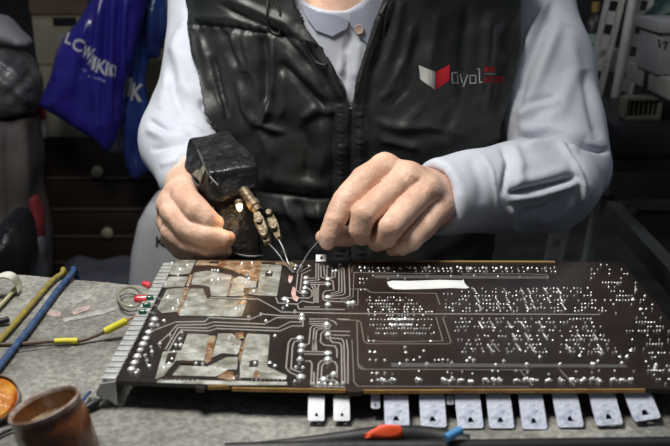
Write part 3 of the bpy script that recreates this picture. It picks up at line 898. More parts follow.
# --- arms, torso, neck and head (mostly under the clothes)
shR, elR = P(216, -38, 1.15), P(184, 142, 1.06)
shL, elL = P(512, -45, 1.15), P(567, 168, 1.04)
neck0, neck1 = np.array([0.030, 1.09, 1.075]), np.array([0.010, 0.985, 1.155])
head = np.array([0.0, 0.945, 1.245])
g = Grid((-0.28, 0.86, 0.70), (0.38, 1.30, 1.42), 0.0042)
F = cone(g, (0.03, 1.13, 0.78), (0.03, 1.11, 0.98), 0.085, 0.095, (0.62, 1, 1))
F = smin(F, cone(g, shR, (0.03, 1.10, 1.02), 0.040, 0.05), 0.04)
F = smin(F, cone(g, shL, (0.03, 1.10, 1.02), 0.040, 0.05), 0.04)
F = smin(F, cone(g, neck0, neck1, 0.055, 0.052), 0.03)
F = smin(F, cone(g, (0.014, 1.100, 0.98), (0.012, 1.035, 1.10), 0.058, 0.056), 0.02)
F = smin(F, cone(g, shR, elR, 0.042, 0.036), 0.02)
F = smin(F, cone(g, shL, elL, 0.042, 0.036), 0.02)
F = smin(F, cone(g, elR, P(186, 150, 1.02), 0.030, 0.024), 0.01)
F = smin(F, cone(g, elL, P(500, 198, .95), 0.034, 0.026), 0.01)
F = smin(F, ball(g, head + (0, 0.02, 0.03), (0.075, 0.092, 0.085)), 0.02)       # skull
F = smin(F, ball(g, head + (0, -0.035, -0.045), (0.052, 0.055, 0.055)), 0.03)   # jaw
F = smin(F, cone(g, head + (0, -0.078, 0.012), head + (0, -0.102, -0.022), 0.008, 0.013), 0.01)   # nose
F = smin(F, cone(g, head + (-0.018, -0.082, -0.052), head + (0.018, -0.082, -0.052), 0.006, 0.006), 0.006)  # lips
for sx in (-1, 1):
    F = smin(F, ball(g, head + (sx * 0.077, 0.015, -0.01), (0.008, 0.018, 0.030)), 0.006)   # ears
    F = smin(F, cone(g, head + (sx * 0.012, -0.078, 0.028), head + (sx * 0.045, -0.068, 0.028), 0.007, 0.006), 0.01)  # brows
    F = np.maximum(F, -ball(g, head + (sx * 0.030, -0.086, 0.010), (0.016, 0.010, 0.010)))
    F = smin(F, ball(g, head + (sx * 0.030, -0.070, 0.010), (0.012, 0.012, 0.009)), 0.002)  # eyes
VT, QT = surface_nets(F, g.lo, g.h)
VT = relax(VT, QT, 1)
Vb = np.concatenate([VT, VL, VR]); Qb = np.concatenate([QT, QL + len(VT), QR + len(VT) + len(VL)])
body = link('body', Vb, Qb, M_skin, person)
# hair
g = Grid(head - 0.14, head + (0.14, 0.16, 0.16), 0.004)
F = ball(g, head + (0, 0.03, 0.038), (0.084, 0.098, 0.092))
F = np.maximum(F, -(cone(g, head + (0, -0.14, -0.03), head + (0, -0.02, -0.06), 0.085, 0.075)))
V, Q = surface_nets(F, g.lo, g.h); link('hair', relax(V, Q, 1), Q, M_hair, person)
# nails
M_nail = mat('fingernail', (0.78, 0.52, 0.42), 0.28, sss=0.1)
def nail(c, d, up, w, l):
    c = Vector(c); d = Vector(d).normalized(); up = Vector(up); s = d.cross(up).normalized(); n = s.cross(d)
    vs = []; K = 7
    for j in range(6):
        for i in range(K):
            a = (i / (K - 1) - .5) * 2
            ww = w / 2 * (1 - 0.25 * (abs(j / 5 - .5) * 2) ** 3)
            vs.append(c + d * (j / 5 - .5) * l + s * a * ww + n * (0.0012 * (1 - a * a) - 0.0002))
    fs = [[j * K + i, j * K + i + 1, (j + 1) * K + i + 1, (j + 1) * K + i] for j in range(5) for i in range(K - 1)]
    return link('fingernail', vs, fs, M_nail, person)
bvh_body = BVHTree.FromPolygons([tuple(v) for v in Vb], [tuple(q) for q in Qb])
CAM = Vector((0, 0, CAMZ))
def hit(px, py, bvh, off=0.0):
    d = (at(px, py, Z=1.0) - CAM).normalized()
    p, n, i, dist = bvh.ray_cast(CAM, d)
    if p is None: return None, None
    if n.dot(d) > 0: n = -n
    return p + n * off, n
for (px, py, dx, dy, w, l) in [(326.5, 243, -0.10, 1, 0.0115, 0.0105)]:
    p, n = hit(px, py, bvh_body, 0.0002)
    if p: 
        q, _ = hit(px + dx * 4, py + dy * 4, bvh_body, 0.0002)
        nail(p, (q - p) if q else (0, 0, -1), n, w, l)

# --- shirt
def prism_cut(g, outline, yref, y0, y1):
    pts = [(at(x, y, y=yref).x, at(x, y, y=yref).z) for x, y in outline]
    d2 = poly_sdf(g.X[:, 0, :] + 0 * g.Z[0, 0, :][None, :], g.Z[0, 0, :][None, :] + 0 * g.X[:, 0, :], pts).astype(np.float32)[:, None, :]
    return np.maximum(d2, np.maximum(y0 - g.Y, g.Y - y1))
def torso(g, ax, bx, off=0.0):
    zc = g.Z
    t = (zc - 0.72) / 0.36
    yc = 1.125 - 0.035 * t
    a = 0.190 + off + 0.012 * t - 0.0 * zc
    b = 0.125 + off - 0.010 * t
    q = (np.abs((g.X - 0.030) / a) ** 2.6 + np.abs((g.Y - yc) / b) ** 2.6) ** (1 / 2.6)
    F = (q - 1) * b
    top = zc - (1.055 + off); bot = (0.66 - off * 0) - zc
    return smin(-smin(-F, -top, 0.03), -smin(-F, -top, 0.03), 0.001) if False else np.maximum(np.maximum(F, top), bot)
def sleeve(g, sh, mid, el, r, off=0.0):
    F = smin(cone(g, sh, mid, r[0] + off, r[1] + off), cone(g, mid, el, r[1] + off, r[2] + off), 0.02)
    return F
midR, midL = P(211, 62, 1.10), P(540, 72, 1.09)
rR = (0.064, 0.060, 0.052); rL = (0.068, 0.063, 0.056)
foreR_a, foreR_b = P(180, 140, 1.055), P(188, 176, .975)
foreL_a, foreL_b = P(553, 184, 1.01), P(434, 198, .899)
yoke = [((0.03, 1.10, 1.06), 0.075)]
def shirt_field(g):
    F = torso(g, 0, 0, -0.018)
    F = smin(F, cone(g, (0.03, 1.10, 1.03), shR, 0.068, 0.060), 0.03)
    F = smin(F, cone(g, (0.03, 1.10, 1.03), shL, 0.068, 0.060), 0.03)
    F = smin(F, sleeve(g, shR, midR, elR, rR), 0.012)
    F = smin(F, sleeve(g, shL, midL, elL, rL), 0.012)
    # collar stand
    c = cone(g, (0.028, 1.085, 1.06), (0.022, 1.045, 1.105), 0.072, 0.064)
    F = smin(F, np.maximum(c, g.Z - 1.10), 0.01)
    F = np.maximum(F, -np.maximum(cone(g, (0.028, 1.09, 1.0), (0.016, 1.005, 1.18), 0.060, 0.058), 1.055 - g.Z))
    return F
def forearm(g, a, b, ra, rb, rin, cut=None):
    F = cone(g, a, b, ra, rb)
    d = (b - a); L = np.linalg.norm(d); d = d / L
    s = (g.X - a[0]) * d[0] + (g.Y - a[1]) * d[1] + (g.Z - a[2]) * d[2]
    if cut is None: F = np.maximum(F, s - L)
    else:
        q, nn = cut; nn = np.array(nn) / np.linalg.norm(nn)
        F = np.maximum(F, (g.X - q[0]) * nn[0] + (g.Y - q[1]) * nn[1] + (g.Z - q[2]) * nn[2])
    inner = cone(g, a + d * (L - 0.04), b + d * 0.03, rin * 0.8, rin)
    return F, inner
g = Grid((-0.29, 0.82, 0.66), (0.42, 1.28, 1.17), 0.0031)
F = shirt_field(g)
F = np.maximum(F, -prism_cut(g, [(292, -90), (298, -4), (308, 6), (326, 11), (346, 10), (360, 2), (368, -8), (372, -90)], 1.0, 0.8, 1.09))
fR, iR = forearm(g, foreR_a, foreR_b, 0.050, 0.037, 0.030, (P(180, 203, .935), (.30, -.05, -.95)))
fL, iL = forearm(g, foreL_a, foreL_b, 0.055, 0.040, 0.034)
F = smin(F, fR, 0.012); F = smin(F, fL, 0.008)
F = np.maximum(F, -iL)
VS, QS = surface_nets(F, g.lo, g.h)
VS = relax(VS, QS, 3)
for q_, rr_ in ((P(178, 190, .935), 0.045), (foreL_b, 0.055)):
    for _ in range(2):
        near = np.linalg.norm(VS - q_, axis=1) < rr_
        VS[near] = relax(VS, QS, 3)[near]
NS = normals(VS, QS)
VS += NS * (wob(VS, 28, 0.003, 1) + wob(VS, 70, 0.0012, 2))[:, None]
folds = [
 # right-of-picture sleeve
 ([(555, 0), (540, 35), (524, 75), (517, 110)], 5, -5), ([(548, 0), (533, 30), (520, 60)], 4, 4), ([(560, 20), (545, 60), (530, 100), (520, 130)], 7, 5),
 ([(570, 30), (575, 70), (560, 110), (535, 128)], 8, 3), ([(520, 108), (545, 98), (556, 97)], 3.5, -4), ([(518, 118), (540, 106), (560, 104)], 5, 4),
 ([(585, 70), (592, 110), (600, 140)], 6, -4),
 ([(517, 138), (545, 137), (575, 143), (602, 151), (612, 149)], 2.6, -8), ([(518, 130), (550, 128), (585, 138)], 6, 4), ([(520, 145), (550, 143), (580, 150)], 6, 4),
 ([(508, 194), (530, 189), (555, 183), (578, 176)], 3, -8), ([(506, 200), (535, 196), (560, 189), (580, 182)], 4, 5), ([(512, 184), (540, 178), (570, 168)], 7, 3),
 ([(558, 145), (572, 160), (582, 180), (582, 210)], 3, 5), ([(564, 145), (580, 165), (588, 185)], 3, -4),
 ([(500, 142), (508, 160), (505, 180), (502, 196)], 3, -4), ([(512, 140), (520, 165), (515, 190)], 6, 3),
 ([(520, 215), (545, 210), (560, 198)], 5, -4), ([(510, 205), (512, 225), (520, 238)], 4, 4), ([(535, 225), (560, 215), (575, 200)], 4, 3),
 ([(480, 150), (492, 170), (497, 200), (498, 235)], 1.5, 1.6), ([(470, 156), (480, 180), (482, 205)], 6, -1.5),
 # left-of-picture sleeve
 ([(190, 10), (178, 50), (184, 85), (200, 108)], 7, 4), ([(170, 50), (172, 90), (182, 120), (190, 128)], 6, -3.5), ([(180, 30), (168, 80), (160, 110)], 6, 3),
 ([(200, 100), (212, 120), (222, 128)], 4, -4), ([(165, 70), (170, 100), (186, 126), (204, 132)], 3, 2), ([(148, 120), (165, 130), (185, 128)], 3, -4),
 ([(146, 128), (165, 138), (190, 136)], 5, 4), ([(150, 150), (170, 146), (190, 142)], 3, -3), ([(160, 165), (178, 160)], 3, 2), ([(187, 150), (178, 165), (172, 178)], 4, -2.5),
 # shirt front in the neck opening
 ([(352, 30), (345, 55), (346, 90)], 3, -3), ([(345, 50), (340, 75)], 3, 2.5), ([(360, 40), (355, 80)], 4, 2.5), ([(318, 12), (335, 22), (348, 26)], 2, -2),
]
VS = sculpt(VS, NS, [(l, w * 0.9, h_ * 1.3) for l, w, h_ in folds])
shirt = link('shirt', VS, QS, M_shirt, person)
shirt['label'] = 'pale blue cotton shirt'
# --- vest
def vest_field(g):
    F = torso(g, 0, 0, 0.004)
    F = smin(F, cone(g, (0.03, 1.10, 1.035), (shR + 0.0) * 0.75 + np.array((0.03, 1.10, 1.04)) * 0.25, 0.088, 0.072), 0.03)
    F = smin(F, cone(g, (0.03, 1.10, 1.035), (shL + 0.0) * 0.75 + np.array((0.03, 1.10, 1.04)) * 0.25, 0.088, 0.072), 0.03)
    F = smin(F, sleeve(g, shR, midR, elR, rR, 0.011), 0.02)
    F = smin(F, sleeve(g, shL, midL, elL, rL, 0.011), 0.02)
    return F
g = Grid((-0.23, 0.93, 0.67), (0.31, 1.29, 1.17), 0.0026)
F = vest_field(g)
# armholes follow lines seen in the photograph, cut through the side of the vest
cutR = prism_cut(g, [(60, -120), (174, -120), (176, 0), (182, 30), (191, 62), (199, 90), (206, 112), (219, 130), (240, 146), (228, 170), (205, 230), (150, 230), (60, 200)], 1.02, 0.8, 1.17)
cutL = prism_cut(g, [(700, -120), (525, -120), (525, 0), (522, 45), (515, 85), (506, 115), (500, 150), (512, 240), (700, 240)], 1.02, 0.8, 1.17)
F = np.maximum(F, -cutR); F = np.maximum(F, -cutL)
neckV = prism_cut(g, [(294, -60), (298, 2), (312, 28), (330, 60), (346, 92), (350, 108), (355, 90), (366, 50), (378, 20), (386, -4), (390, -60)], 1.0, 0.8, 1.10)
F = np.maximum(F, -neckV)
F = np.maximum(F, -np.maximum(cone(g, (0.028, 1.09, 0.99), (0.010, 1.02, 1.2), 0.070, 0.075), 1.05 - g.Z))
VV, QV = surface_nets(F, g.lo, g.h)
VV = relax(VV, QV, 4)
NV = normals(VV, QV)
VV += NV * (wob(VV, 24, 0.0030, 3) + wob(VV, 60, 0.0018, 5))[:, None]
vf = [
 # yoke seam and gathered folds on the left-hand panel
 ([(188, 25), (205, 24), (228, 27), (250, 31), (275, 33), (300, 40)], 2.2, -4.5), ([(190, 17), (228, 18), (262, 24)], 4, 2.5),
 ([(222, 28), (228, 50), (238, 68)], 4.5, -5), ([(231, 30), (240, 55), (246, 70), (238, 66)], 3.5, 5), ([(243, 32), (250, 60), (262, 95), (270, 118)], 5, 5),
 ([(262, 30), (265, 70), (266, 110)], 5, -7), ([(272, 34), (274, 70), (268, 110), (262, 124), (275, 130), (288, 132)], 3.5, 5),
 ([(212, 55), (220, 90), (228, 118)], 3, -6), ([(209, 52), (216, 86), (226, 118)], 3, 4), ([(280, 62), (300, 82), (328, 112)], 4, -5), ([(284, 50), (306, 76), (330, 100)], 5, 4),
 ([(292, 38), (310, 60), (322, 88)], 5, 3), ([(300, 120), (318, 108), (338, 112)], 6, 4), ([(282, 70), (285, 100), (280, 118)], 5, 3),
 ([(238, 80), (246, 110), (258, 128)], 5, 4), ([(200, 34), (206, 60), (210, 90)], 4, 3),
 # collar band
 ([(222, -5), (252, 8), (285, 22), (312, 45), (330, 72), (340, 100)], 5, 5), ([(215, 2), (245, 18), (275, 30), (300, 52), (322, 82)], 2.5, -4),
 ([(298, 5), (318, 34), (336, 68), (347, 100)], 2, 3),
 # right collar band and long folds
 ([(384, 5), (374, 40), (362, 75), (356, 108)], 4, 5), ([(392, 4), (384, 36), (374, 64), (368, 100), (364, 130)], 2.6, -5), ([(402, 0), (395, 35), (382, 72)], 5, 4),
 ([(412, 25), (404, 60), (388, 92), (380, 100)], 3, 4), ([(425, 20), (414, 60), (405, 90), (385, 110)], 5, -4), ([(440, 10), (432, 50), (425, 100), (400, 130)], 7, 4),
 ([(470, 0), (464, 50), (460, 100), (440, 140)], 8, -5), ([(490, 10), (486, 60), (478, 110)], 7, 5), ([(505, 20), (500, 70), (492, 120)], 5, -4),
 ([(372, 120), (400, 128), (430, 126), (460, 132)], 6, 3),
 # zip channel and its two gathered bands
 ([(349, 108), (350, 150), (350, 200), (350, 262)], 2.2, -5), ([(340, 100), (341, 150), (341, 200), (341, 262)], 4, 3.5), ([(359, 108), (360, 150), (360, 200), (360, 262)], 4, 3.5),
 ([(333, 100), (333, 150), (333, 200), (333, 262)], 1.8, -4), ([(368, 110), (368, 150), (368, 200), (368, 262)], 1.8, -4),
 # quilting seams lower down
 ([(255, 191), (280, 194), (310, 198), (334, 198)], 2.2, -3), ([(255, 178), (300, 184), (330, 186)], 8, 3), ([(258, 208), (300, 214), (330, 214)], 9, 4),
 ([(282, 196), (298, 225), (306, 250)], 4, 4), ([(296, 200), (308, 225), (318, 250)], 4, -4), ([(270, 210), (280, 235), (284, 255)], 4, -3), ([(318, 204), (322, 230)], 3, 3),
 ([(262, 130), (270, 155), (268, 180)], 6, 4), ([(300, 125), (310, 150), (306, 180)], 7, -4), ([(322, 120), (324, 150), (320, 180)], 5, 3),
 ([(370, 196), (400, 195), (440, 192), (500, 190)], 2.2, -5), ([(380, 140), (420, 148)], 5, 3),
]
rr = random.Random(3)
for cxs, y0, y1 in ((341, 104, 260), (360, 112, 260)):
    y = y0
    while y < y1:
        vf.append(([(cxs - 5, y + rr.uniform(-1, 1)), (cxs + 5, y + rr.uniform(-1.5, 1.5))], 1.1, -2.2)); y += rr.uniform(4, 6)
y = 0
for i in range(22):
    t = i / 21; x = 396 - 34 * t; yy = 4 + 100 * t
    vf.append(([(x - 9, yy - 2), (x, yy + 1)], 1.1, -2.0))
    x = 298 + 44 * t; yy = 22 + 80 * t
    vf.append(([(x - 8, yy + 3), (x + 1, yy)], 1.1, -2.0))
for i in range(20):
    x = 192 + i * 5.2
    vf.append(([(x, 20 + i * .5), (x + 1, 30 + i * .5)], 1.2, -2.0 if i % 2 else 1.6))
VV = sculpt(VV, NV, [(l, w * 0.85, h_ * 1.25) for l, w, h_ in vf])
VV = relax(VV, QV, 1, 0.3)
vest = link('padded_vest', VV, QV, M_vest, person)
vest['label'] = 'dark padded nylon vest'
bvh_vest = BVHTree.FromPolygons([tuple(v) for v in VV], [tuple(q) for q in QV])
bvh_shirt = BVHTree.FromPolygons([tuple(v) for v in VS], [tuple(q) for q in QS])

def drape(name, polys, bvh, m, parent, off=0.0009, sub=2):
    """flat embroidered or printed shapes laid onto a surface through picture points"""
    vs = []; fs = []
    for poly in polys:
        idx = []
        for (x, y) in poly:
            p, n = hit(x, y, bvh, off)
            if p is None: idx = []; break
            vs.append(p); idx.append(len(vs) - 1)
        if len(idx) >= 3: fs.append(idx)
    return link(name, vs, fs, m, parent, smooth=False)

def strokes_to_quads(lines, w):
    out = []
    for L in lines:
        for (x0, y0), (x1, y1) in zip(L, L[1:]):
            d = math.hypot(x1 - x0, y1 - y0) + 1e-9; nx, ny = -(y1 - y0) / d * w / 2, (x1 - x0) / d * w / 2
            n = max(1, int(d / 3))
            for i in range(n):
                a, b = i / n, (i + 1) / n
                ax_, ay, bx_, by_ = x0 + (x1 - x0) * a, y0 + (y1 - y0) * a, x0 + (x1 - x0) * b, y0 + (y1 - y0) * b
                out.append([(ax_ + nx, ay + ny), (bx_ + nx, by_ + ny), (bx_ - nx, by_ - ny), (ax_ - nx, ay - ny)])
    return out
def grid_patch(c00, c10, c11, c01, n=5):
    out = []
    def pt(u, v):
        return tuple((c00[i] * (1 - u) + c10[i] * u) * (1 - v) + (c01[i] * (1 - u) + c11[i] * u) * v for i in (0, 1))
    for i in range(n):
        for j in range(n): out.append([pt(i / n, j / n), pt((i + 1) / n, j / n), pt((i + 1) / n, (j + 1) / n), pt(i / n, (j + 1) / n)])
    return out
M_thr_w = mat('white thread', (0.55, 0.55, 0.52), 0.8, bump=(700, 0.6, 0.0005))
M_thr_r = mat('red thread', (0.55, 0.012, 0.02), 0.75, bump=(700, 0.6, 0.0005))
drape('embroidered_emblem', grid_patch((419, 65), (434.5, 71.5), (434.5, 89.5), (420.5, 79)), bvh_vest, M_thr_w, vest)['label'] = 'white half of the emblem'
drape('embroidered_emblem', grid_patch((435, 71.5), (449.5, 64.5), (449, 80.5), (435.3, 89.5)), bvh_vest, M_thr_r, vest)['label'] = 'red half of the emblem'
# lettering, drawn as thin thread strokes
LT = {
 'a': [[(457, 72.2), (451.5, 72.8), (451.8, 82.8), (456.6, 82.6)], [(456.6, 74), (457.6, 84)]],
 'y': [[(459.5, 73.5), (462.5, 83)], [(467.5, 74.5), (463.2, 86.5)]],
 'o': [[(469.8, 75), (475.6, 75), (475.6, 83), (470, 83.2), (469.8, 75)]],
 'l': [[(477, 68.5), (479.3, 68.5), (479.5, 82), (482.6, 82)]],
}
drape('embroidered_lettering', strokes_to_quads([l for c in LT.values() for l in c], 1.0), bvh_vest, M_thr_w, vest)['label'] = 'pale outline lettering'
sm = []
x = 484.6
for i in range(5): sm += [[(x, 67), (x, 71.5)], [(x, 67), (x + 1.6, 68.5)], [(x + 1.5, 67), (x + 1.5, 71.5)]]; x += 2.1
x = 485
for i in range(8): sm += [[(x, 77), (x, 82)], [(x, 77), (x + 1.6, 77.2)], [(x, 81.8), (x + 1.6, 81.8)]]; x += 2.4
drape('embroidered_lettering', strokes_to_quads(sm, 0.95), bvh_vest, M_thr_r, vest)['label'] = 'two small red lines of lettering'
drape('embroidered_lettering', strokes_to_quads([[(485, 73.5), (495, 73.7)]], 0.7), bvh_vest, M_thr_w, vest)
# zip
M_zip = mat('dark zip teeth', (0.03, 0.03, 0.032), 0.35, 0.6)
M_chrome = mat('bright metal', (0.75, 0.75, 0.74), 0.22, 1.0)
mb = MB(); y = 100
while y < 262:
    p, n = hit(350 + (0.4 if int(y) % 2 else -0.4), y, bvh_vest, 0.0006)
    if p: mb.box(p, (0.0036, 0.0016, 0.0009), bevel=0.0002)
    y += 1.5
mb.build('zip_teeth', M_zip, vest)
p, n = hit(350, 106, bvh_vest, 0.002)
if p:
    MB().box(p, (0.0055, 0.003, 0.007), bevel=0.001).build('zip_slider', M_chrome, vest)
    MB().box(p + Vector((0.0005, -0.002, -0.010)), (0.003, 0.001, 0.013), bevel=0.0004).build('zip_pull', M_chrome, vest)
# zip teeth along the open edges of the collar
for L in ([(302, 10), (316, 33), (334, 66), (347, 98)], [(384, 6), (374, 32), (364, 62), (354, 98)]):
    mb = MB()
    for (x0, y0), (x1, y1) in zip(L, L[1:]):
        n_ = int(math.hypot(x1 - x0, y1 - y0) / 1.7)
        for i in range(n_):
            x, y = x0 + (x1 - x0) * i / n_, y0 + (y1 - y0) * i / n_
            p, n = hit(x + (-1.8 if L[0][0] < 350 else 1.8), y, bvh_vest, 0.0005)
            if p and p.y < 1.08: mb.box(p, (0.0022, 0.0016, 0.0010), bevel=0.0002)
    mb.build('zip_teeth', M_zip, vest)
# cords
M_cord = mat('black cord', (0.02, 0.022, 0.02), 0.6)
def laid_cord(pts, r, name='draw_cord', off=0.0022):
    L = []
    for x, y in pts:
        p, n = hit(x, y, bvh_vest, off)
        if p: L.append(p)
    MB().tube(smooth_path(L, 5), r, 7).build(name, M_cord, vest)
laid_cord([(268, 0), (267, 14), (269, 28), (275, 35), (281, 30), (280, 14), (276, 0)], 0.0013)
laid_cord([(305, 42), (310, 54), (318, 62), (326, 64), (325, 54), (314, 44), (306, 40)], 0.0013, 'zip_loop')
laid_cord([(393, 0), (386, 12), (383, 26), (386, 34)], 0.0013)
# shirt collar flaps and button
M_shirt2 = mat('pale blue cotton collar', (0.36, 0.39, 0.50), 0.85, bump=(900, 0.15, 0.0004))
def flap(pts, off):
    vs = []; 
    for x, y in pts:
        p, n = hit(x, y, bvh_shirt, off)
        if p is None: p = at(x, y, y=1.0)
        vs.append(p)
    n_ = len(vs); vs2 = [v + Vector((0, -0.0022, 0)) for v in vs]
    c = sum(vs, Vector()) / n_; c2 = c + Vector((0, -0.003, 0))
    allv = vs + vs2 + [c2]
    fs = [[i, (i + 1) % n_, n_ + (i + 1) % n_, n_ + i] for i in range(n_)] + [[n_ + i, n_ + (i + 1) % n_, 2 * n_] for i in range(n_)]
    o = link('collar_flap', allv, fs, M_shirt2, shirt); autosmooth(o, 50)
flap([(350, 13), (362, 8), (372, -2), (384, 2), (376, 26), (368, 44), (358, 34), (350, 24)], 0.001)
flap([(300, 3), (318, 12), (336, 15), (349, 20), (347, 28), (332, 36), (316, 30), (306, 16)], 0.001)
p, n = hit(359, 28, bvh_shirt, 0.006)
if p: MB().lathe([(0, 0.0012), (0.0035, 0.001), (0.0052, 0.0016), (0.0056, 0.0006), (0.005, 0), (0, 0)], p, n, 18).build('button', mat('pearl button', (0.55, 0.42, 0.36), 0.25, coat=0.5), shirt)
# trousers down to the floor behind the bench
g = Grid((-0.26, 0.60, -0.004), (0.32, 1.34, 0.74), 0.008)
F = cone(g, (-0.06, 1.15, 0.56), (0.12, 1.15, 0.56), 0.125, 0.125)
for sx, kx in ((-0.07, -0.12), (0.13, 0.18)):
    F = smin(F, cone(g, (sx, 1.12, 0.53), (kx, 0.93, 0.52), 0.085, 0.068), 0.04)
    F = smin(F, cone(g, (kx, 0.93, 0.52), (kx, 0.92, 0.07), 0.066, 0.050), 0.03)
    F = smin(F, cone(g, (kx, 1.0, 0.045), (kx, 0.90, 0.035), 0.045, 0.036), 0.01)
F = np.maximum(F, -g.Z)
F = smin(F, cone(g, (-0.04, 1.13, 0.62), (0.10, 1.13, 0.68), 0.12, 0.12), 0.04)
V, Q = surface_nets(F, g.lo, g.h); link('trousers', relax(V, Q, 2), Q, M_trous, person)
# ------------------------------------------------------------------ soldering gun
M_tape = mat('black glossy tape', (0.006, 0.006, 0.0065), 0.26, bump=(110, 0.9, 0.0035), noise=40, color2=(0.012, 0.012, 0.0125), rough2=0.48, spec=0.45)
M_patch = mat('grey worn shell', (0.16, 0.15, 0.115), 0.6, noise=90, color2=(0.26, 0.25, 0.20), bump=(200, 0.5, 0.001))
M_brass = mat('tarnished brass', (0.085, 0.062, 0.038), 0.5, 0.55, noise=200, color2=(0.24, 0.19, 0.12), bump=(260, 0.8, 0.0012))
M_wire = mat('steel wire', (0.55, 0.55, 0.54), 0.3, 0.9)
gun = thing('soldering_gun', tuple(at(228, 190, Z=.90)), 'black taped soldering gun gripped by its handle, lamp glowing', 'soldering gun')
def hull(name, pts, m, parent, bev=0.004, rough=0.0006, subdiv=3, seed=1):
    bm = bmesh.new()
    for p in pts: bm.verts.new(p)
    r = bmesh.ops.convex_hull(bm, input=bm.verts[:])
    bmesh.ops.delete(bm, geom=[v for v in bm.verts if not v.link_faces], context='VERTS')
    bmesh.ops.dissolve_limit(bm, angle_limit=0.05, verts=bm.verts[:], edges=bm.edges[:])
    if bev: bmesh.ops.bevel(bm, geom=bm.edges[:], offset=bev, segments=3, affect='EDGES', profile=0.55)
    bmesh.ops.triangulate(bm, faces=bm.faces[:])
    for _ in range(subdiv):
        es = [e for e in bm.edges if e.calc_length() > 0.004]
        if es: bmesh.ops.subdivide_edges(bm, edges=es, cuts=1); bmesh.ops.triangulate(bm, faces=[f for f in bm.faces if len(f.verts) > 3])
    bmesh.ops.recalc_face_normals(bm, faces=bm.faces[:])
    bm.verts.ensure_lookup_table(); bm.normal_update()
    V = np.array([list(v.co) for v in bm.verts]); N = np.array([list(v.normal) for v in bm.verts])
    V = V + N * (wob(V, 220, rough, seed) + wob(V, 90, rough, seed + 1))[:, None]
    fs = [[v.index for v in f.verts] for f in bm.faces]
    bm.free()
    return link(name, [Vector(v) for v in V], fs, m, parent)
Q = lambda x, y, Z: at(x, y, Z=Z)
hull('casing', [Q(190, 138, .945), Q(229, 130, .955), Q(260, 164, .895), Q(208, 172, .880), Q(184, 170, .935), Q(186, 148, .945),
                Q(256, 188, .895), Q(212, 205, .880), Q(191, 182, .925), Q(232, 150, .965), Q(250, 196, .91)], M_tape, gun, 0.0022, 0.0007, 3)
hull('pistol_grip', [Q(206, 180, .895), Q(252, 186, .905), Q(214, 182, .945), Q(256, 190, .95), Q(226, 262, .885), Q(262, 258, .90), Q(230, 262, .925), Q(262, 258, .93)], M_tape, gun, 0.006, 0.0006, 3, 4)
hull('worn_patch', [Q(199, 146, .934), Q(205.5, 168, .884), Q(201, 183, .893), Q(192, 174, .915), Q(199, 147, .938), Q(206, 169, .89), Q(203, 184, .90), Q(193, 174, .922)], M_patch, gun, 0.0006, 0.0003, 2)
for (pts, r) in [([Q(197, 148, .930), Q(206, 170, .878), Q(209, 178, .877)], .0009), ([Q(203, 174, .878), Q(199, 186, .890), Q(192, 178, .914)], .0009)]:
    MB().tube(smooth_path(pts, 4), r, 6).build('tape_edge', mat('frayed tape', (0.08, 0.08, 0.075), 0.5), gun)
M_glint = mat('painted glint on tape', (0.40, 0.40, 0.38), 0.35)  # thin pale tube paints a glint along the tape edge
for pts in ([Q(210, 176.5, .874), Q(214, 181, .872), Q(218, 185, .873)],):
    MB().tube(smooth_path(pts, 3), .0006, 5).build('tape_edge', M_glint, gun)['label'] = 'painted glint on the tape edge'
# brass barrel and two screw clamps
MB().lathe([(0, 0), (0.0058, 0), (0.0058, 0.018), (0.0068, 0.019), (0.0068, 0.026), (0.0052, 0.027), (0.0052, 0.033), (0, 0.033)], Q(243, 190, .885), Q(262, 216, .866) - Q(243, 190, .885), 20).build('barrel', M_brass, gun)
def clamp(a, b, w, sc1, sc2):
    d = (b - a).normalized(); L = (b - a).length; s = d.cross(Vector((0, -1, .4))).normalized(); n = s.cross(d)
    R = Matrix((s, n, d)).transposed()
    bm = bmesh.new()
    o = hull('terminal_clamp', [a + s * i * w * k + n * j * w * k + d * t for i in (-1, 1) for j in (-1, 1) for t, k in ((0, .7), (L * .25, 1.05), (L * .7, 1.0), (L, .7))], M_brass, gun, 0.0008, 0.0005, 2, 7)
    bm.free()
    for t in (sc1, sc2):
        c = a + d * L * t - n * w * 0.8
        if (n.y > 0): pass
        ax = -n if n.y > 0 else n
        c = a + d * L * t + ax * w * 0.6
        MB().lathe([(0.0030, 0), (0.0036, 0.0015), (0.0036, 0.0048), (0.0028, 0.0056), (0.0008, 0.0056), (0.0008, 0.0048), (0, 0.0048)], c, ax, 14).build('screw', M_brass, o)
    return b
e1 = clamp(Q(257, 213, .868), Q(268, 243, .850), 0.0046, .35, .78)
e2 = clamp(Q(270, 214, .872), Q(279, 239, .855), 0.0042, .05, .62)
tip = onb(293, 273, 0.001)
MB().tube(smooth_path([Q(266, 241, .852), Q(275, 250, .848), Q(284, 262, .842), tip], 6), 0.0007, 8).build('tip_wire', M_wire, gun)
MB().tube(smooth_path([Q(278, 238, .856), Q(283, 248, .850), Q(288, 262, .843), tip + Vector((0.001, 0, 0.0005))], 6), 0.0007, 8).build('tip_wire', M_wire, gun)
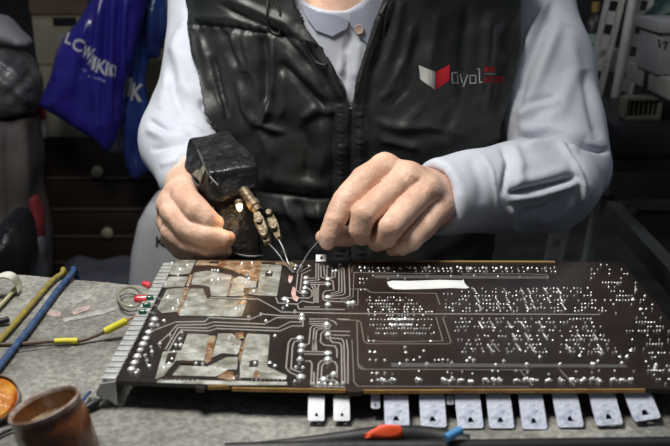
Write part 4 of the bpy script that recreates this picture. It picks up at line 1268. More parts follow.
# lamp
lc = Q(239, 204, .872)
M_bulb = mat('glowing lamp', (1.0, 0.8, 0.5), 0.3, emit=((1.0, 0.62, 0.25), 9.0))
MB().lathe([(0, -0.002), (0.0028, -0.002), (0.0032, 0.002), (0.0026, 0.0055), (0.0012, 0.0075), (0, 0.008)], lc, Vector((0.15, -0.55, -0.8)), 16).build('lamp', M_bulb, gun)
MB().lathe([(0.0038, -0.004), (0.0042, -0.004), (0.0042, 0.001), (0.0038, 0.001)], lc, Vector((0.15, -0.55, -0.8)), 16).build('lamp_socket', M_brass, gun)
ld = bpy.data.lights.new('gun_lamp_light', 'POINT'); ld.energy = 0.016; ld.color = (1.0, 0.6, 0.28); ld.shadow_soft_size = 0.003
lo_ = bpy.data.objects.new('gun_lamp_light', ld); COL.objects.link(lo_); lo_.location = lc + Vector((0.002, -0.012, -0.008))
# gun lead hanging below the grip
MB().tube(smooth_path([Q(212, 236, .905), Q(228, 250, .893), Q(245, 256, .89), Q(262, 256, .90), Q(262, 256, 1.0)], 5), 0.0012, 7).build('thin_lead', mat('grey lead', (0.12, 0.12, 0.12), 0.5), gun)

# solder wire in the other hand
sw = thing('solder_wire', tuple(onb(297, 276, 0)), 'thin bright solder wire pinched between thumb and forefinger', 'solder wire')
MB().tube(smooth_path([Q(336, 236, .846), Q(324, 239, .843), Q(318, 242, .842), Q(309, 252, .840), Q(303, 262, .838), onb(297, 273, 0.001)], 7), 0.00065, 7).build('wire', M_wire, sw)

# ------------------------------------------------------------------ things lying on the bench
def cable(name, pts, r, m, label, cat, zr=None, group=None, origin=None, seg=10):
    P_ = smooth_path([dz if isinstance(dz, Vector) else onw(x, y, r + 0.0014 + dz) for x, y, dz in pts], 7)
    o = MB().tube(P_, r, seg).build(name, m, None, origin=P_[0])
    return tag(o, label, cat, group)
M_yel = mat('dirty yellow sleeve', (0.30, 0.235, 0.030), 0.6, noise=120, color2=(0.20, 0.16, 0.05), bump=(300, 0.6, 0.001))
M_blu = mat('blue sleeve', (0.018, 0.050, 0.15), 0.6, noise=120, color2=(0.045, 0.085, 0.17), bump=(300, 0.6, 0.001))
M_blk = mat('black rubber', (0.012, 0.012, 0.013), 0.5, bump=(120, 0.4, 0.0008))
cable('cable', [(0, 0, Vector((onw(66, 272).x, .8265, BENCH - .06))), (0, 0, Vector((onw(66, 272).x, .8265, BENCH - .012))), (0, 0, Vector((onw(65, 272).x, .8215, BENCH + .0045))), (62, 273.5, 0.001), (52, 281, 0), (30, 306, 0), (10, 329, 0), (-12, 352, 0)], 0.0027, M_yel, 'dirty yellow sleeved cable running over the back edge of the bench', 'cable')
cable('cable', [(0, 0, Vector((onw(76, 272).x, .8275, BENCH - .06))), (0, 0, Vector((onw(76, 272).x, .8275, BENCH - .012))), (0, 0, Vector((onw(75.5, 272).x, .8215, BENCH + .0048))), (72, 273.5, 0.001), (58, 290, 0), (36, 320, 0), (14, 348, 0), (-10, 378, 0)], 0.0030, M_blu, 'blue sleeved cable lying beside the yellow one', 'cable')
# wire with yellow sleeves
wr = thing('hook_up_wire', tuple(onw(60, 342)), 'brown wire with two bright yellow sleeves leading to the board', 'wire')
M_ysl = mat('bright yellow sleeve', (0.62, 0.56, 0.03), 0.4)
M_brn = mat('brown insulation', (0.10, 0.065, 0.04), 0.5)
M_cop = mat('bare copper', (0.65, 0.33, 0.18), 0.3, 0.9)
def zpath(pts): return smooth_path([onw(x, y, dz) for x, y, dz in pts], 6)
pA = zpath([(-10, 344.5, .002), (20, 344, .002), (50, 341.5, .003), (78, 341, .003), (95, 336, .005), (108, 330, .009), (128, 320, .016), (140, 314, .0205)])
MB().tube(pA[:-6], 0.0017, 8).build('insulation', M_brn, wr)
MB().tube(zpath([(55, 341.4, .003), (66, 341, .003), (78, 341, .003)]), 0.0029, 10).build('sleeve', M_ysl, wr)['label'] = 'bright yellow sleeve'
MB().tube(zpath([(105, 331.5, .0083), (116, 326, .012), (127, 320.7, .016)]), 0.0034, 10).build('sleeve', M_ysl, wr)['label'] = 'bright yellow sleeve'
MB().tube(zpath([(126, 321, .0158), (134, 317, .019), (141, 312, .0225)]), 0.0010, 7).build('conductor', M_cop, wr)
# coiled wire
pc = []
for i in range(60):
    a = -0.6 + i / 59 * 2 * math.pi * 2.15; r_ = 1 + 0.06 * math.sin(i * .4)
    pc.append(onw(130 + 12.5 * r_ * math.cos(a), 297 + 9.5 * r_ * math.sin(a), 0.004 + i * 0.00012))
o = MB().tube(pc, 0.0012, 7).build('wire_coil', mat('greenish clear wire', (0.30, 0.29, 0.22), 0.3, 0.2), None, origin=pc[0])
tag(o, 'small coil of thin clear wire beside the red diodes', 'wire')
# white strap at the far left corner
strap = thing('plastic_strap', tuple(onw(5, 300)), 'cream plastic strap curling over the back left bench corner', 'strap')
M_cream = mat('cream plastic', (0.62, 0.62, 0.54), 0.45, noise=60, color2=(0.48, 0.47, 0.36), bump=(150, 0.4, 0.001))
sp = smooth_path([onw(-14, 286, .012), onw(-4, 279, .020), onw(6, 276, .022), onw(14, 279, .018), onw(19, 286, .008), onw(20, 291, .004)], 5)
vs = []; fs = []
for i, p in enumerate(sp):
    vs += [p + Vector((0, -.007, 0)), p + Vector((0, .007, 0)), p + Vector((0, .007, .002)), p + Vector((0, -.007, .002))]
for i in range(len(sp) - 1):
    for k in range(4): fs.append([4 * i + k, 4 * i + (k + 1) % 4, 4 * i + 4 + (k + 1) % 4, 4 * i + 4 + k])
fs += [[3, 2, 1, 0], [4 * len(sp) - 4, 4 * len(sp) - 3, 4 * len(sp) - 2, 4 * len(sp) - 1]]
autosmooth(link('band', vs, fs, M_cream, strap), 50)
MB().tube(zpath([(18, 284, .006), (9, 296, .004), (-6, 312, .004)]), 0.0032, 8, flat=0.6).build('tail', mat('yellowed plastic', (0.45, 0.42, 0.24), 0.5), strap)
cable('cable', [(-10, 322, 0), (2, 321, 0), (9, 319, 0.001)], 0.0030, M_blk, 'short black cable end at the left edge of the bench', 'cable')
cable('wire', [(6, 352, 0), (25, 348, 0.001), (52, 345, 0), (70, 344, 0)], 0.0007, M_blk, 'hair-thin black wire lying under the blue cable', 'wire', seg=6)
cable('wire', [(-10, 440, 0), (0, 434, 0), (8, 430, 0), (20, 426, 0)], 0.0016, M_blk, 'black wire passing behind the amber jar at the left', 'wire', seg=6)
# plug behind the jar
plug = thing('jack_plug', tuple(onw(92, 404)), 'small black plug with a silver tip and blue wire beside the rail', 'plug')
MB().tube([onw(84, 409, .004), onw(92, 404.5, .0045), onw(97, 402, .0045)], 0.0034, 10, rs=[.0022, .0034, .0034]).build('plug_body', M_blk, plug)
MB().tube([onw(96.5, 402.2, .0045), onw(102, 399, .0045)], 0.0022, 10, rs=[.0022, .0015]).build('plug_tip', M_chrome, plug)
MB().tube(zpath([(83, 409, .004), (82, 402, .006), (87, 395, .006), (90, 392, .004)]), 0.0013, 7).build('blue_wire', M_blu, plug)

# amber jar, leaning a little
jar = thing('flux_jar', tuple(onw(62, 456)), 'brown amber jar caked with flux, open top, in the near left corner', 'jar')
M_amber = mat('amber caked plastic', (0.26, 0.085, 0.025), 0.30, noise=45, color2=(0.09, 0.035, 0.02), coat=0.5, bump=(110, 0.6, 0.002), trans=0.15)
M_rim = mat('chipped jar rim', (0.40, 0.32, 0.28), 0.4, noise=90, color2=(0.20, 0.12, 0.08), bump=(200, 0.6, 0.001), coat=0.4)
M_rosin = mat('old rosin', (0.26, 0.17, 0.07), 0.25, noise=60, color2=(0.56, 0.46, 0.28), bump=(90, 0.8, 0.003), coat=0.6)
ax_ = Vector((-0.27, 0.05, 0.96)).normalized()
jr_ = 0.0232; jh = 0.044
top = onw(44, 405, 0.040)
jb = top - ax_ * jh
MB().lathe([(0, 0), (jr_ * .96, 0), (jr_ * 1.02, 0.003), (jr_ * 1.04, 0.018), (jr_ * 1.07, 0.030), (jr_ * 1.03, 0.034), (jr_, 0.036), (jr_ * 1.0, jh - .002), (jr_ * .93, jh - .002),
            (jr_ * .93, 0.014), (0, 0.012)], jb, ax_, 40).build('jar_wall', M_amber, jar)
MB().lathe([(jr_ * .93, jh - .003), (jr_ * 1.03, jh - .003), (jr_ * 1.04, jh), (jr_ * .99, jh + .0012), (jr_ * .94, jh), (jr_ * .93, jh - .003)], jb, ax_, 40).build('jar_rim', M_rim, jar)
mb = MB(); mb.lathe([(0, 0.0235), (jr_ * .3, .0245), (jr_ * .6, .022), (jr_ * .8, .026), (jr_ * .93, .031), (jr_ * .93, .018), (0, .016)], jb, ax_, 32)
mb.build('rosin', M_rosin, jar)
# shard of orange rosin
M_or = mat('orange rosin', (0.42, 0.075, 0.006), 0.22, noise=45, color2=(0.72, 0.34, 0.04), coat=0.25, bump=(60, 0.6, 0.003), trans=0.0, fac=(0.4, 0.6))
dish = thing('rosin_tin', tuple(onw(-6, 420)), 'round tin of glossy orange rosin propped at the left edge', 'tin')
dc = onw(-7, 400, 0.013); dax = Vector((0.10, -0.55, 0.83)).normalized()
MB().lathe([(0, -.007), (.0185, -.007), (.0195, -.005), (.0195, .003), (.0185, .0035), (.018, .001), (0, .001)], dc, dax, 36).build('tin_wall', mat('stained tin', (0.22, 0.16, 0.13), 0.4, 0.6), dish)
MB().lathe([(0.018, .0005), (.0155, .0028), (.008, .0022), (0, .003)][::-1], dc, dax, 36).build('rosin', M_or, dish)
MB().box(onw(-10, 403, 0.0035), (0.022, 0.018, 0.006), bevel=0.001).build('tin_foot', M_blk, dish)

# pliers in the near foreground
pl = thing('pliers', tuple(onw(350, 436)), 'black handled pliers with an orange grip end lying in front of the board', 'pliers')
MB().tube(zpath([(238, 448, .006), (285, 445, .007), (330, 441, .008), (365, 437.5, .009), (400, 435.5, .009), (432, 437, .008), (468, 445, .007)]), 0.006, 12,
          rs=[.003] + [.0030 + .0042 * min(1, i / 20) for i in range(1, 37)], flat=0.75).build('handle', M_blk, pl)
M_orange = mat('orange rubber', (0.92, 0.10, 0.03), 0.45)
hull('grip_end', [onw(359, 437.5, .016), onw(374, 438.5, .014), onw(376, 427, .020), onw(380, 424.5, .022), onw(401, 425, .022), onw(404, 436, .016), onw(385, 439, .014), onw(372, 440, .008), onw(400, 440, .008), onw(380, 431, .010), onw(400, 431, .010)], M_orange, pl, 0.0012, 0.0002, 2)['label'] = 'orange grip end'
bl = MB().tube(zpath([(446, 438, .019), (453, 434, .020), (461, 430, .021)]), 0.0029, 10).build('wire_cap', mat('light blue plastic', (0.08, 0.30, 0.62), 0.4), None, origin=onw(446, 441))  # small blue piece taken for a wire cap
tag(bl, 'light blue wire cap lying on the black plier handle', 'clip')
cable('cable', [(225, 452, 0), (300, 450, 0.001), (380, 449, 0), (460, 448.5, 0.001), (560, 447, 0), (640, 446, 0), (740, 444, 0)], 0.0062, M_blk, 'thick black cable along the front edge of the bench', 'cable')
# ------------------------------------------------------------------ background, left
def box_px(name, x0, y0, x1, y1, Y, depth, m, parent=None, bevel=0.003, down=None):
    a = at(x0, y0, y=Y); b = at(x1, y0, y=Y); c = at((x0 + x1) / 2, y1, y=Y)
    z0 = c.z if down is None else down
    return MB().box(((a.x + b.x) / 2, Y + depth / 2, (a.z + z0) / 2), (abs(b.x - a.x), depth, a.z - z0), bevel=bevel).build(name, m, parent)
M_cab = mat('dark brown veneer', (0.022, 0.013, 0.010), 0.5, noise=8, color2=(0.035, 0.020, 0.014), bump=(40, 0.2, 0.001))
M_lip = mat('worn drawer lip', (0.075, 0.060, 0.050), 0.6)
M_knob = mat('pale wooden knob', (0.34, 0.29, 0.21), 0.5)
CY = 2.10
chest = thing('chest_of_drawers', (at(96, 138, y=CY).x, CY + 0.2, 0), 'dark brown chest of drawers with pale round knobs behind the shopping bags', 'chest of drawers')
box_px('carcass', 28, 138, 172, 262, CY, 0.40, M_cab, chest, down=0.0)
seams = [141, 177, 208, 235, 261, 286, 312]
for i, (s0, s1) in enumerate(zip(seams, seams[1:])):
    a = at(32, s0 + 2, y=CY); b = at(168, s0 + 2, y=CY); c = at(96, s1, y=CY)
    x0 = at(28, 138, y=CY).x + 0.012; x1 = at(172, 138, y=CY).x - 0.012
    dr_ = MB().box(((x0 + x1) / 2, CY - 0.008, (a.z + c.z) / 2), (x1 - x0, 0.018, a.z - c.z), bevel=0.002).build('drawer', M_cab, chest)
    MB().box(((x0 + x1) / 2, CY - 0.018, c.z + 0.003), (x1 - x0, 0.008, 0.006), bevel=0.001).build('drawer_lip', M_lip, dr_)
    kn = {0: (97, 172), 2: (107, 233)}.get(i)
    if kn:
        p = at(kn[0], kn[1], y=CY - 0.03)
        MB().lathe([(0, 0), (0.008, 0), (0.008, 0.010), (0.0145, 0.014), (0.0145, 0.022), (0.010, 0.026), (0, 0.027)], p + Vector((0, 0.02, 0)), Vector((0, -1, 0)), 20).build('knob', M_knob, dr_)
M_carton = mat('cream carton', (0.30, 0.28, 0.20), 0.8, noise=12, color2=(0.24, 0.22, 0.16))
M_brownbox = mat('brown cardboard', (0.13, 0.085, 0.05), 0.85, noise=12, color2=(0.10, 0.065, 0.04))
ztop = at(96, 138, y=CY).z
def box_on(name, x0, x1, ytop, zb, Y, depth, m, label, cat='box', group=None, extras=None):
    a = at(x0, (ytop), y=Y); b = at(x1, ytop, y=Y)
    root = thing(name, ((a.x + b.x) / 2, Y + depth / 2, zb), label, cat, group)
    hz = a.z - zb; cx_ = (a.x + b.x) / 2; w = b.x - a.x
    MB().box((cx_, Y + depth / 2, zb + hz / 2), (w, depth, hz), bevel=0.004).build('carton', m, root)
    if extras: extras(root, cx_, Y, zb, w, hz)
    return a.z
def ex_lid(root, cx_, Y, zb, w, hz):
    MB().box((cx_, Y - 0.002, zb + hz - 0.004), (w * 1.02, 0.006, 0.010), bevel=0.001).build('lid_edge', M_carton, root)
def ex_slot(root, cx_, Y, zb, w, hz):
    MB().box((cx_ + w * .10, Y - 0.001, zb + hz * .84), (w * 0.42, 0.006, hz * .17), bevel=0.001).build('grip_slot', M_hole, root)
    MB().box((cx_ + w * .12, Y - 0.001, zb + hz * .40), (w * 0.40, 0.004, hz * .36), bevel=0.0005).build('paper_label', mat('grey paper', (0.30, 0.29, 0.29), 0.8), root)
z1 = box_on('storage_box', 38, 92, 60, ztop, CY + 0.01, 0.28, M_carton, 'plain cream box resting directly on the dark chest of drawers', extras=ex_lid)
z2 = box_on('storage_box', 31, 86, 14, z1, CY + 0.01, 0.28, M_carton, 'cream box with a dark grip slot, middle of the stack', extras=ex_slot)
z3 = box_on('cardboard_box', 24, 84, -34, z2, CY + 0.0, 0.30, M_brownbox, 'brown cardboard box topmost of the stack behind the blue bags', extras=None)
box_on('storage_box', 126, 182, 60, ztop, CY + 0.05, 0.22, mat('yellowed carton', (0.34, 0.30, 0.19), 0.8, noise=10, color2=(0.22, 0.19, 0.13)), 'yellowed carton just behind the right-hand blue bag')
# hooks rail the bags hang from
M_plum = mat('blue glossy plastic', (0.020, 0.018, 0.21), 0.28, noise=9, color2=(0.028, 0.022, 0.27), coat=0.3)
M_plum2 = mat('mid blue glossy plastic', (0.020, 0.055, 0.24), 0.25, noise=14, color2=(0.018, 0.032, 0.15), coat=0.4)
M_ink = mat('white bag print', (0.62, 0.62, 0.66), 0.5)
BY = 1.85
rail_b = MB().box((at(120, -40, y=BY).x, BY + 0.045, at(120, -46, y=BY).z + .022), (0.6, 0.12, 0.03), bevel=0.004).build('hanging_rail', M_dark, None, origin=(at(120, -40, y=BY).x, BY, at(120, -46, y=BY).z))
tag(rail_b, 'dark wooden rail holding the blue shopping bags', 'rail')
for sx in (60, 190):
    p = at(sx, -44, y=BY)
    MB().box((p.x, (BY + 3.47) / 2 + 0.05, p.z + .026), (0.03, 3.47 - BY, 0.03)).build('bracket', M_dark, rail_b)
def bagfold(x0, y0, x1, y1, w, h): return ([(x0, y0), ((x0 + x1) / 2, (y0 + y1) / 2), (x1, y1)], w, h)
bag_strokes = [bagfold(100, -5, 92, 110, 3, 10), bagfold(107, -5, 101, 125, 3, -12), bagfold(113, -5, 110, 128, 2.5, 10), bagfold(95, 0, 80, 80, 4, -8), bagfold(119, -5, 116, 118, 3, -14),
               bagfold(88, 20, 66, 100, 6, 7), bagfold(125, 0, 121, 90, 3, 10), bagfold(80, 60, 74, 125, 5, -5), bagfold(104, 60, 96, 140, 4, 8), bagfold(131, 5, 127, 60, 3, -8), bagfold(62, 70, 52, 108, 6, 4)]
bag = thing('shopping_bag', tuple(at(90, -40, y=BY)), 'deep blue plastic shopping bag with white lettering, hanging left of the arm', 'shopping bag')
bag1 = soft_solid('bag', [(98, -46), (96, -6), (80, 18), (67, 33), (57, 52), (48, 80), (40, 104), (60, 117), (84, 135), (96, 143), (109, 152), (114, 140), (119, 120), (124, 90), (134, 50), (142, 20), (146, -8), (128, -46)],
                  BY, 0.09, M_plum, bag, r=0.042, strokes=bag_strokes, h=0.0045, wobble=0.004, wf=30, seed=2)
def bvh_of(o):
    off = origin_of(o)
    return BVHTree.FromPolygons([tuple(v.co + off) for v in o.data.vertices], [tuple(p.vertices) for p in o.data.polygons])
def lettering(items, obj, m, parent, off=0.0015, label=None, name='lettering'):
    """letters laid onto a surface: (character, px, py, height px, rotation degrees, x squeeze)"""
    b = bvh_of(obj); allv = []; allf = []
    for ch, x, y, hgt, rot, sq in items:
        cu = bpy.data.curves.new('letter', 'FONT'); cu.body = ch; cu.size = 1.0; cu.align_x = 'CENTER'; cu.align_y = 'CENTER'; cu.resolution_u = 3; cu.offset = 0.018
        to = bpy.data.objects.new('letter', cu); COL.objects.link(to)
        dg = bpy.context.evaluated_depsgraph_get()
        me = bpy.data.meshes.new_from_object(to.evaluated_get(dg))
        bm = bmesh.new(); bm.from_mesh(me)
        bmesh.ops.triangulate(bm, faces=bm.faces[:])
        for _ in range(2):
            es = [e for e in bm.edges if e.calc_length() > 0.18]
            if es: bmesh.ops.subdivide_edges(bm, edges=es, cuts=1); bmesh.ops.triangulate(bm, faces=[f for f in bm.faces if len(f.verts) > 3])
        c, s = math.cos(math.radians(rot)), math.sin(math.radians(rot)); base = len(allv); ok = []
        bm.verts.ensure_lookup_table()
        for v in bm.verts:
            lx, ly = v.co.x * hgt / 0.7 * sq, -v.co.y * hgt / 0.7
            p, n = hit(x + lx * c - ly * s, y + lx * s + ly * c, b, off)
            ok.append(p is not None); allv.append(p or Vector((0, 0, 0)))
        for f in bm.faces:
            ids = [v.index for v in f.verts]
            if all(ok[i] for i in ids): allf.append([base + i for i in ids])
        bm.free(); bpy.data.objects.remove(to); bpy.data.curves.remove(cu); bpy.data.meshes.remove(me)
    o = link(name, allv, allf, m, parent, smooth=False)
    if label: o['label'] = label
    return o
lettering([('L', 69, 39, 11, 20, .9), ('C', 78, 45.5, 12, 22, .9), ('W', 87.5, 53, 12, 24, .62), ('A', 91.5, 60, 12, 24, .3), ('I', 94, 64, 13, 12, .9), ('K', 100.5, 67, 13.5, 12, .85), ('I', 107.3, 69.5, 13.5, 10, .9), ('K', 111, 71, 12, 8, .3), ('I', 115, 72, 11, 6, .6)],
          bag1, M_ink, bag, label='white lettering')
M_ink2 = mat('faint pale blue bag print', (0.20, 0.24, 0.50), 0.5)
lettering([(c, 84 + i * 2.6, 68.5 + i * 1.25, 2.6, 24, .9) for i, c in enumerate('COLLECTION')], bag1, M_ink2, bag, label='faint small lettering') if False else None
b_ = bvh_of(bag1)
drape('lettering', strokes_to_quads([[(83, 69), (84, 71)], [(86, 69.5), (86, 72)], [(88.5, 76), (91, 76.6)], [(93, 77), (96, 78.3)], [(97, 78), (101, 79.6)], [(102, 80), (106, 82)]], 2.0), b_, M_ink2, bag, off=0.0015)['label'] = 'faint small lettering'
bag = thing('shopping_bag', tuple(at(135, -40, y=BY - 0.06)), 'mid blue shiny plastic bag with white letters, squeezed beside the sleeve', 'shopping bag')
bag2 = soft_solid('bag', [(132, -46), (136, 0), (131, 40), (122, 80), (119, 110), (120, 140), (124, 160), (131, 177), (138, 181), (150, 172), (157, 150), (150, 110), (147, 75), (149, 60), (160, 58), (170, 30), (172, -10), (150, -46)],
                  BY + 0.085, 0.06, M_plum2, bag, r=0.033, h=0.0045, wobble=0.004, wf=34, seed=6,
                  strokes=[bagfold(139, 0, 130, 100, 2.5, 10), bagfold(144, 0, 140, 90, 2.5, -12), bagfold(152, 0, 150, 60, 3, 8), bagfold(128, 90, 127, 160, 3, 8), bagfold(136, 100, 136, 170, 3, -7), bagfold(143, 95, 146, 150, 3, 7), bagfold(160, 0, 158, 50, 3, -6)])
lettering([('I', 124.5, 88, 17, 10, 1.0), ('I', 129.2, 88, 18, 10, .8), ('K', 136, 93, 17, 8, .75)], bag2, M_ink, bag, label='white lettering')
wb = soft_solid('plastic_bag', [(100, -40), (118, -40), (124, 60), (124, 120), (123, 150), (112, 153), (108, 145), (110, 110)], BY + 0.155, 0.05, mat('white plastic bag', (0.42, 0.42, 0.46), 0.5), None, r=0.028, h=0.006)
tag(wb, 'white plastic bag showing between the two blue bags', 'plastic bag')

# far left
M_wrap = mat('clear wrapped bundle', (0.085, 0.085, 0.09), 0.3, noise=25, color2=(0.16, 0.155, 0.16), coat=0.5, bump=(60, 0.7, 0.006))
M_gcl = mat('grey brown sacking', (0.12, 0.105, 0.095), 0.9, noise=10, color2=(0.09, 0.08, 0.075), bump=(40, 0.4, 0.004))
M_red = mat('red cloth', (0.16, 0.012, 0.018), 0.8)
tag(soft_solid('sack', [(-40, 118), (10, 116), (29, 118), (32, 140), (36, 180), (40, 230), (44, 300), (50, 392), (-40, 392)], 1.87, 0.26, M_gcl, None, r=0.06, h=0.011, wobble=0.008, wf=16,
               strokes=[bagfold(8, 110, 14, 260, 6, -14), bagfold(22, 115, 26, 230, 5, 10)]), 'grey brown sack standing at the far left', 'sack')
tag(soft_solid('wrapped_bundle', [(-40, 55), (5, 47), (25, 58), (38, 80), (37, 100), (30, 112), (10, 115), (-40, 115)], 1.87, 0.20, M_wrap, None, r=0.07, h=0.008, wobble=0.006, wf=26,
               strokes=[bagfold(0, 60, 30, 90, 3, 12), bagfold(5, 100, 34, 70, 3, -12), bagfold(0, 80, 30, 104, 3, 10), bagfold(-5, 70, 20, 60, 3, -8)]), 'plastic wrapped grey bundle on top of the sack', 'bundle')
tag(soft_solid('plastic_bag', [(-40, 10), (4, 18), (20, 34), (31, 44), (28, 46), (10, 42), (-40, 46)], 1.90, 0.16, mat('pinkish white plastic', (0.36, 0.34, 0.37), 0.5), None, r=0.06, h=0.008, wobble=0.006, wf=26), 'crumpled pinkish white bag on the wrapped bundle', 'plastic bag')
rb1 = thing('paper_bag', tuple(at(40, 138, y=1.98)), 'white paper bag with a red stripe leaning on the cream boxes', 'paper bag')
soft_solid('bag', [(31, 60), (38, 74), (43, 100), (46, 118), (48, 138), (32, 140), (34, 100)], 2.03, 0.045, mat('white paper', (0.36, 0.35, 0.36), 0.7), rb1, r=0.02, h=0.006, wobble=0.002)
soft_solid('stripe', [(33, 103), (38, 103), (46, 112), (45, 119), (36, 116)], 2.012, 0.02, mat('red print', (0.38, 0.012, 0.025), 0.6), rb1, r=0.008, h=0.004, wobble=0.001)
tag(soft_solid('red_scarf', [(29, 200), (35, 194), (41, 205), (43, 225), (45, 238), (39, 240), (34, 225)], 1.62, 0.05, M_red, None, r=0.02, h=0.005, wobble=0.003), 'dark red cloth hanging at the edge of the sack', 'cloth')
tag(soft_solid('rubbish_bag', [(-20, 240), (6, 222), (14, 212), (24, 216), (30, 235), (32, 260), (36, 494), (-20, 494)], 1.45, 0.16, mat('black bin bag', (0.012, 0.012, 0.014), 0.35, bump=(40, 0.6, 0.006)), None, r=0.06, h=0.008, wobble=0.007, wf=30), 'black bin bag in front of the grey brown sack', 'bag')
tag(soft_solid('rag', [(24, 262), (30, 245), (40, 238), (45, 250), (44, 280), (44, 452), (24, 452)], 1.60, 0.08, mat('grey rag', (0.07, 0.075, 0.085), 0.8), None, r=0.04, h=0.008, wobble=0.006, wf=34), 'grey rag beside the black bin bag', 'rag')
tag(soft_solid('cloth_heap', [(62, 272), (70, 262), (90, 266), (115, 263), (140, 268), (140, 391), (64, 391)], 1.86, 0.2, mat('blue grey cloth', (0.045, 0.048, 0.075), 0.8, noise=14, color2=(0.07, 0.07, 0.085)), None, r=0.05, h=0.009, wobble=0.008, wf=26), 'heap of blue grey cloth on the floor before the chest', 'cloth')
# pale canister with black lettering
can = thing('canister', tuple(at(170, 300, y=1.22)), 'pale grey plastic canister with a black letter behind the fist', 'canister')
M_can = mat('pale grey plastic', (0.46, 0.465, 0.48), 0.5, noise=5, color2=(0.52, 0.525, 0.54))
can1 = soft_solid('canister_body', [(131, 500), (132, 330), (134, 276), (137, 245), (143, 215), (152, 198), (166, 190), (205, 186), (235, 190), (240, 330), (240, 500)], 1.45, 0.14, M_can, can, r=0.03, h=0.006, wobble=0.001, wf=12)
lettering([('K', 160.5, 242, 10.5, 0, 1.1), ('I', 168, 246, 9, 0, 1.0)][:1], can1, M_black, can, label='black letter K')

# ------------------------------------------------------------------ background, right
M_post = mat('grey enamelled steel', (0.50, 0.50, 0.47), 0.5, 0.1, noise=12, color2=(0.38, 0.38, 0.35))
RY = 1.75
sh = thing('shelving_unit', (at(640, 100, y=RY).x, RY + .1, 0), 'grey slotted steel shelving unit behind the right shoulder', 'shelving')
def post(xa, ya, xb, yb, Y, w, slots=True):
    A = at(xa, ya, y=Y); B = at(xb, yb, y=Y); d = (B - A).normalized()
    k = (A.z) / -d.z; B = A + d * k
    s = d.cross(Vector((0, 1, 0))).normalized(); L = (B - A).length
    if s.x < 0: s = -s
    R = Matrix((s, Vector((0, 1, 0)), d)).transposed()
    # slotted angle: rungs between two strips leave real slots
    f = MB()
    if slots:
        for o in (-1, 1): f.box((A + B) / 2 + s * o * w * .36, (w * .28, 0.003, L), R)
        n = int(L / 0.045)
        for i in range(n + 1): f.box(A + d * L * i / n, (w * .5, 0.003, 0.026), R)
        f.box((A + B) / 2 + s * w * .5 + Vector((0, w * .4, 0)), (0.003, w * .8, L), R)
    else: f.tube([A, B], w / 2, 14)
    return f.build('upright' if slots else 'conduit', M_post, sh)
post(622, -30, 597, 75, RY, 0.040); post(652, -30, 622, 100, RY + .02, 0.034); post(638, -30, 611, 120, RY - 0.02, 0.018, slots=False)
M_backb = mat('dark shelf back', (0.018, 0.018, 0.018), 0.8)
zb = at(600, 50, y=RY + .02).z
def shelf(x0, x1, py, Y, depth, th=0.03, m=M_post, slant=0.0):
    a = at(x0, py, y=Y); b = at(x1, py, y=Y)
    R = Matrix.Rotation(slant, 3, 'Z')
    return MB().box(((a.x + b.x) / 2, Y + depth / 2, a.z - th / 2), (b.x - a.x, depth, th), R, bevel=0.002).build('shelf', m, sh)
shelf(560, 622, 50, RY + .03, 0.24, 0.045)
bt = thing('bottle', (0, 0, 0), 'small black bottle with a gold cap on the slotted shelf', 'bottle')
bpz = at(597, 50, y=RY + .06); bt.location = (bpz.x, RY + .10, at(600, 50, y=RY + .03).z + .001)
bz = Vector(bt.location)
MB().lathe([(0, 0), (.022, 0), (.023, .003), (.023, .045), (.018, .056), (.008, .066), (.008, .072), (0, .072)], bz, seg=20).build('bottle_body', M_black, bt)
MB().lathe([(.0232, .006), (.0236, .006), (.0236, .026), (.0232, .026)], bz, seg=20).build('paper_label', mat('pale green label', (0.20, 0.28, 0.24), 0.6), bt)
MB().lathe([(0, .070), (.0085, .070), (.0085, .090), (0, .091)], bz, seg=16).build('cap', mat('gold cap', (0.42, 0.28, 0.09), 0.35, 0.6), bt)
# cream shelf running towards the camera on the right
sl = thing('shelf_board', tuple(at(650, 80, y=1.5)), 'cream shelf board at the right edge carrying a white crate', 'shelf')
A = at(627, 62, y=1.62); B = at(700, 84, y=1.30)
d = (B - A); d.z = 0; L = d.length; d.normalize(); s = Vector((-d.y, d.x, 0)); s = s if s.x > 0 else -s
R = Matrix((d, Vector((0, 0, 1)).cross(d), Vector((0, 0, 1)))).transposed()
zt = A.z
c = (Vector((A.x, A.y, zt)) + Vector((B.x, B.y, zt))) / 2
M_shelf = mat('dull cream paint', (0.30, 0.30, 0.26), 0.6, noise=14, color2=(0.22, 0.22, 0.19))
MB().box(c + s * 0.15 - Vector((0, 0, .016)), (L, 0.30, 0.032), R, bevel=0.002).build('board', M_shelf, sl)
MB().box(c - s * 0.002 - d * L * .16 - Vector((0, 0, .016)), (0.012, 0.006, 0.034), R, bevel=0.001).build('bracket', M_backb, sl)
for t in (-.42, .42):
    MB().box(c + s * 0.27 + d * L * t + Vector((0, 0, -zt / 2 - .016)), (0.03, 0.03, zt - 0.032), R).build('leg', M_backb, sl)
cr = thing('crate', tuple(c + s * .12 + d * .06), 'white plastic crate with a thick rim on the cream shelf', 'crate')
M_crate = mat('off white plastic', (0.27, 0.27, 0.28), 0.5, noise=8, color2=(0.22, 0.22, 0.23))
cc = at(697, 66, y=1.45); cc.z = zt; hz = at(697, 22, y=1.45).z - zt
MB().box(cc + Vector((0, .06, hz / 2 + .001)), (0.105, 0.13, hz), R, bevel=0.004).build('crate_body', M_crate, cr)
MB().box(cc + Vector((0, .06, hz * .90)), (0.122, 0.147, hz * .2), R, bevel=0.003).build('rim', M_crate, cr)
crb = [o for o in cr.children][0]
lettering([('I', 660, 44, 8, -6, 1), ('7', 665, 46, 8, -6, 1)], crb, M_hole, cr, label='dark handwritten marks', name='marks')
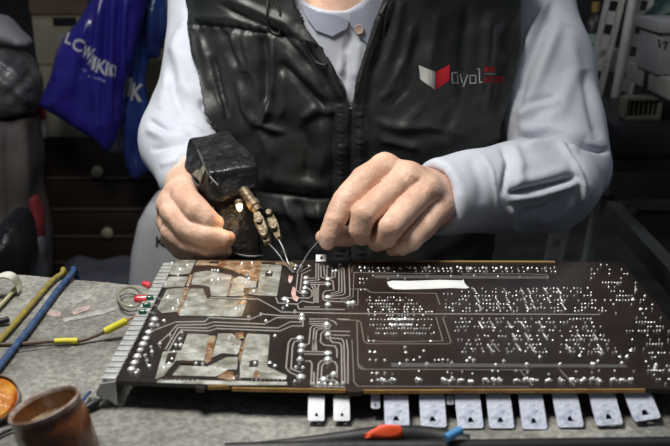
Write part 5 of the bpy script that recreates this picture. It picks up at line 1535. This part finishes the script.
tag(soft_solid('green_tarpaulin', [(640, 30), (644, 14), (660, 2), (690, -12), (720, -10), (720, 20), (690, 14), (665, 22), (648, 34)], 1.62, 0.10, mat('dark green sheet', (0.008, 0.035, 0.028), 0.5), None, r=0.04, h=0.008, wobble=0.006, wf=30), 'dark green sheet drooping above the white crate', 'sheet')
vt = thing('vent_grille', tuple(at(640, 117, y=1.5)), 'cream plastic vent grille lying under the cream shelf', 'grille')
a0 = at(640, 107, y=1.5)
def vb(x, z, w, h_): return MB().box(a0 + Vector((x, 0, z)), (w, 0.03, h_), bevel=0.002)
M_vent = mat('yellowed plastic housing', (0.22, 0.20, 0.14), 0.5)
fr = MB()
for x, z, w, h_ in [(0, .017, .056, .006), (0.002, -.018, .064, .007), (-.030, 0, .006, .036), (.031, -.004, .007, .03)]:
    fr.box(a0 + Vector((x, 0, z)), (w, 0.03, h_), bevel=0.0015)
fr.build('frame', M_vent, vt)
for i in range(6): MB().box(a0 + Vector((-.021 + i * .0085, 0.004, 0)), (.0028, 0.022, .034), bevel=0.0006).build('slat', M_vent, vt)
MB().box(a0 + Vector((0, 0.01, 0)), (.052, 0.006, .032)).build('backing', M_hole, vt)
# lower shelf that carries the grille
lz = a0.z - 0.0215
lsh = thing('equipment_case', (a0.x + .05, 1.5, 0), 'dark equipment case beneath the vent grille', 'case')
MB().box((a0.x + .06, 1.58, lz - 0.03), (0.24, 0.26, 0.06), bevel=0.004).build('housing', mat('dark grey case', (0.022, 0.022, 0.025), 0.45), lsh)
MB().box((a0.x + .06, 1.448, lz - 0.03), (0.22, 0.006, 0.044), bevel=0.001).build('front_panel', M_backb, lsh)
MB().box((a0.x + .02, 1.66, lz - 0.073), (0.34, 0.42, 0.022), bevel=0.002).build('shelf', M_backb, sh)
# grey beam running along the right
bm_ = thing('metal_rail', (0.5, 1.2, 0), 'grey metal rail running back from the right edge below the shelves', 'rail')
A = at(600, 204, y=1.62); B = at(676, 291, y=1.02)
A.z = B.z = (A.z + B.z) / 2
A = at(600, 204, z=B.z) if True else A
B = at(676, 291, z=A.z)
B2 = B + (B - A) * 0.15
d = (B2 - A).normalized(); s = Vector((d.y, -d.x, 0)); s = s if s.x > 0 else -s
R = Matrix((d, s, Vector((0, 0, 1)))).transposed()
MB().box((A + B2) / 2 + s * .012, ((B2 - A).length, 0.024, 0.035), R, bevel=0.002).build('beam', mat('scuffed grey metal', (0.22, 0.225, 0.22), 0.45, 0.3, noise=8, color2=(0.14, 0.14, 0.135)), bm_)
MB().box((A + B2) / 2 + s * .16 - Vector((0, 0, .02)), ((B2 - A).length, 0.28, 0.02), R, bevel=0.002).build('table_top', M_backb, bm_)
for t in (.06, .94):
    q = A.lerp(B2, t) + s * .2
    MB().box((q.x, q.y, (q.z - .03) / 2), (.04, .04, q.z - .03)).build('leg', M_backb, bm_)
kp = at(617, 197, y=(A.y - 0.02)); 
kb = MB().lathe([(0, 0), (.010, 0), (.013, .004), (.012, .012), (.006, .016), (0, .017)], A + s * .05 + d * .03 + Vector((0, 0, -.010)), seg=16).build('oddment', mat('dull beige oddment', (0.09, 0.08, 0.06), 0.6), None, origin=A + s * .05 + d * .03 + Vector((0, 0, -.010)))  # unidentified small round object, rounded shape guessed
tag(kb, 'small beige stopper at the far end of the dark table', 'oddment')
for (x, y, w, dd, h_, lab) in [(.20, .55, .14, .10, .05, 'low dark box on the far part of the dark table'), (.19, .25, .12, .12, .04, 'flat dark box on the near part of the dark table')]:
    q = A + d * y * (B2 - A).length + s * x; q.z = A.z - .0095
    o = MB().box(q + Vector((0, 0, h_ / 2)), (dd, w, h_), R, bevel=0.004).build('tool_box', mat('sooty plastic', (0.020, 0.019, 0.020), 0.5), None, origin=q)
    tag(o, lab, 'box')
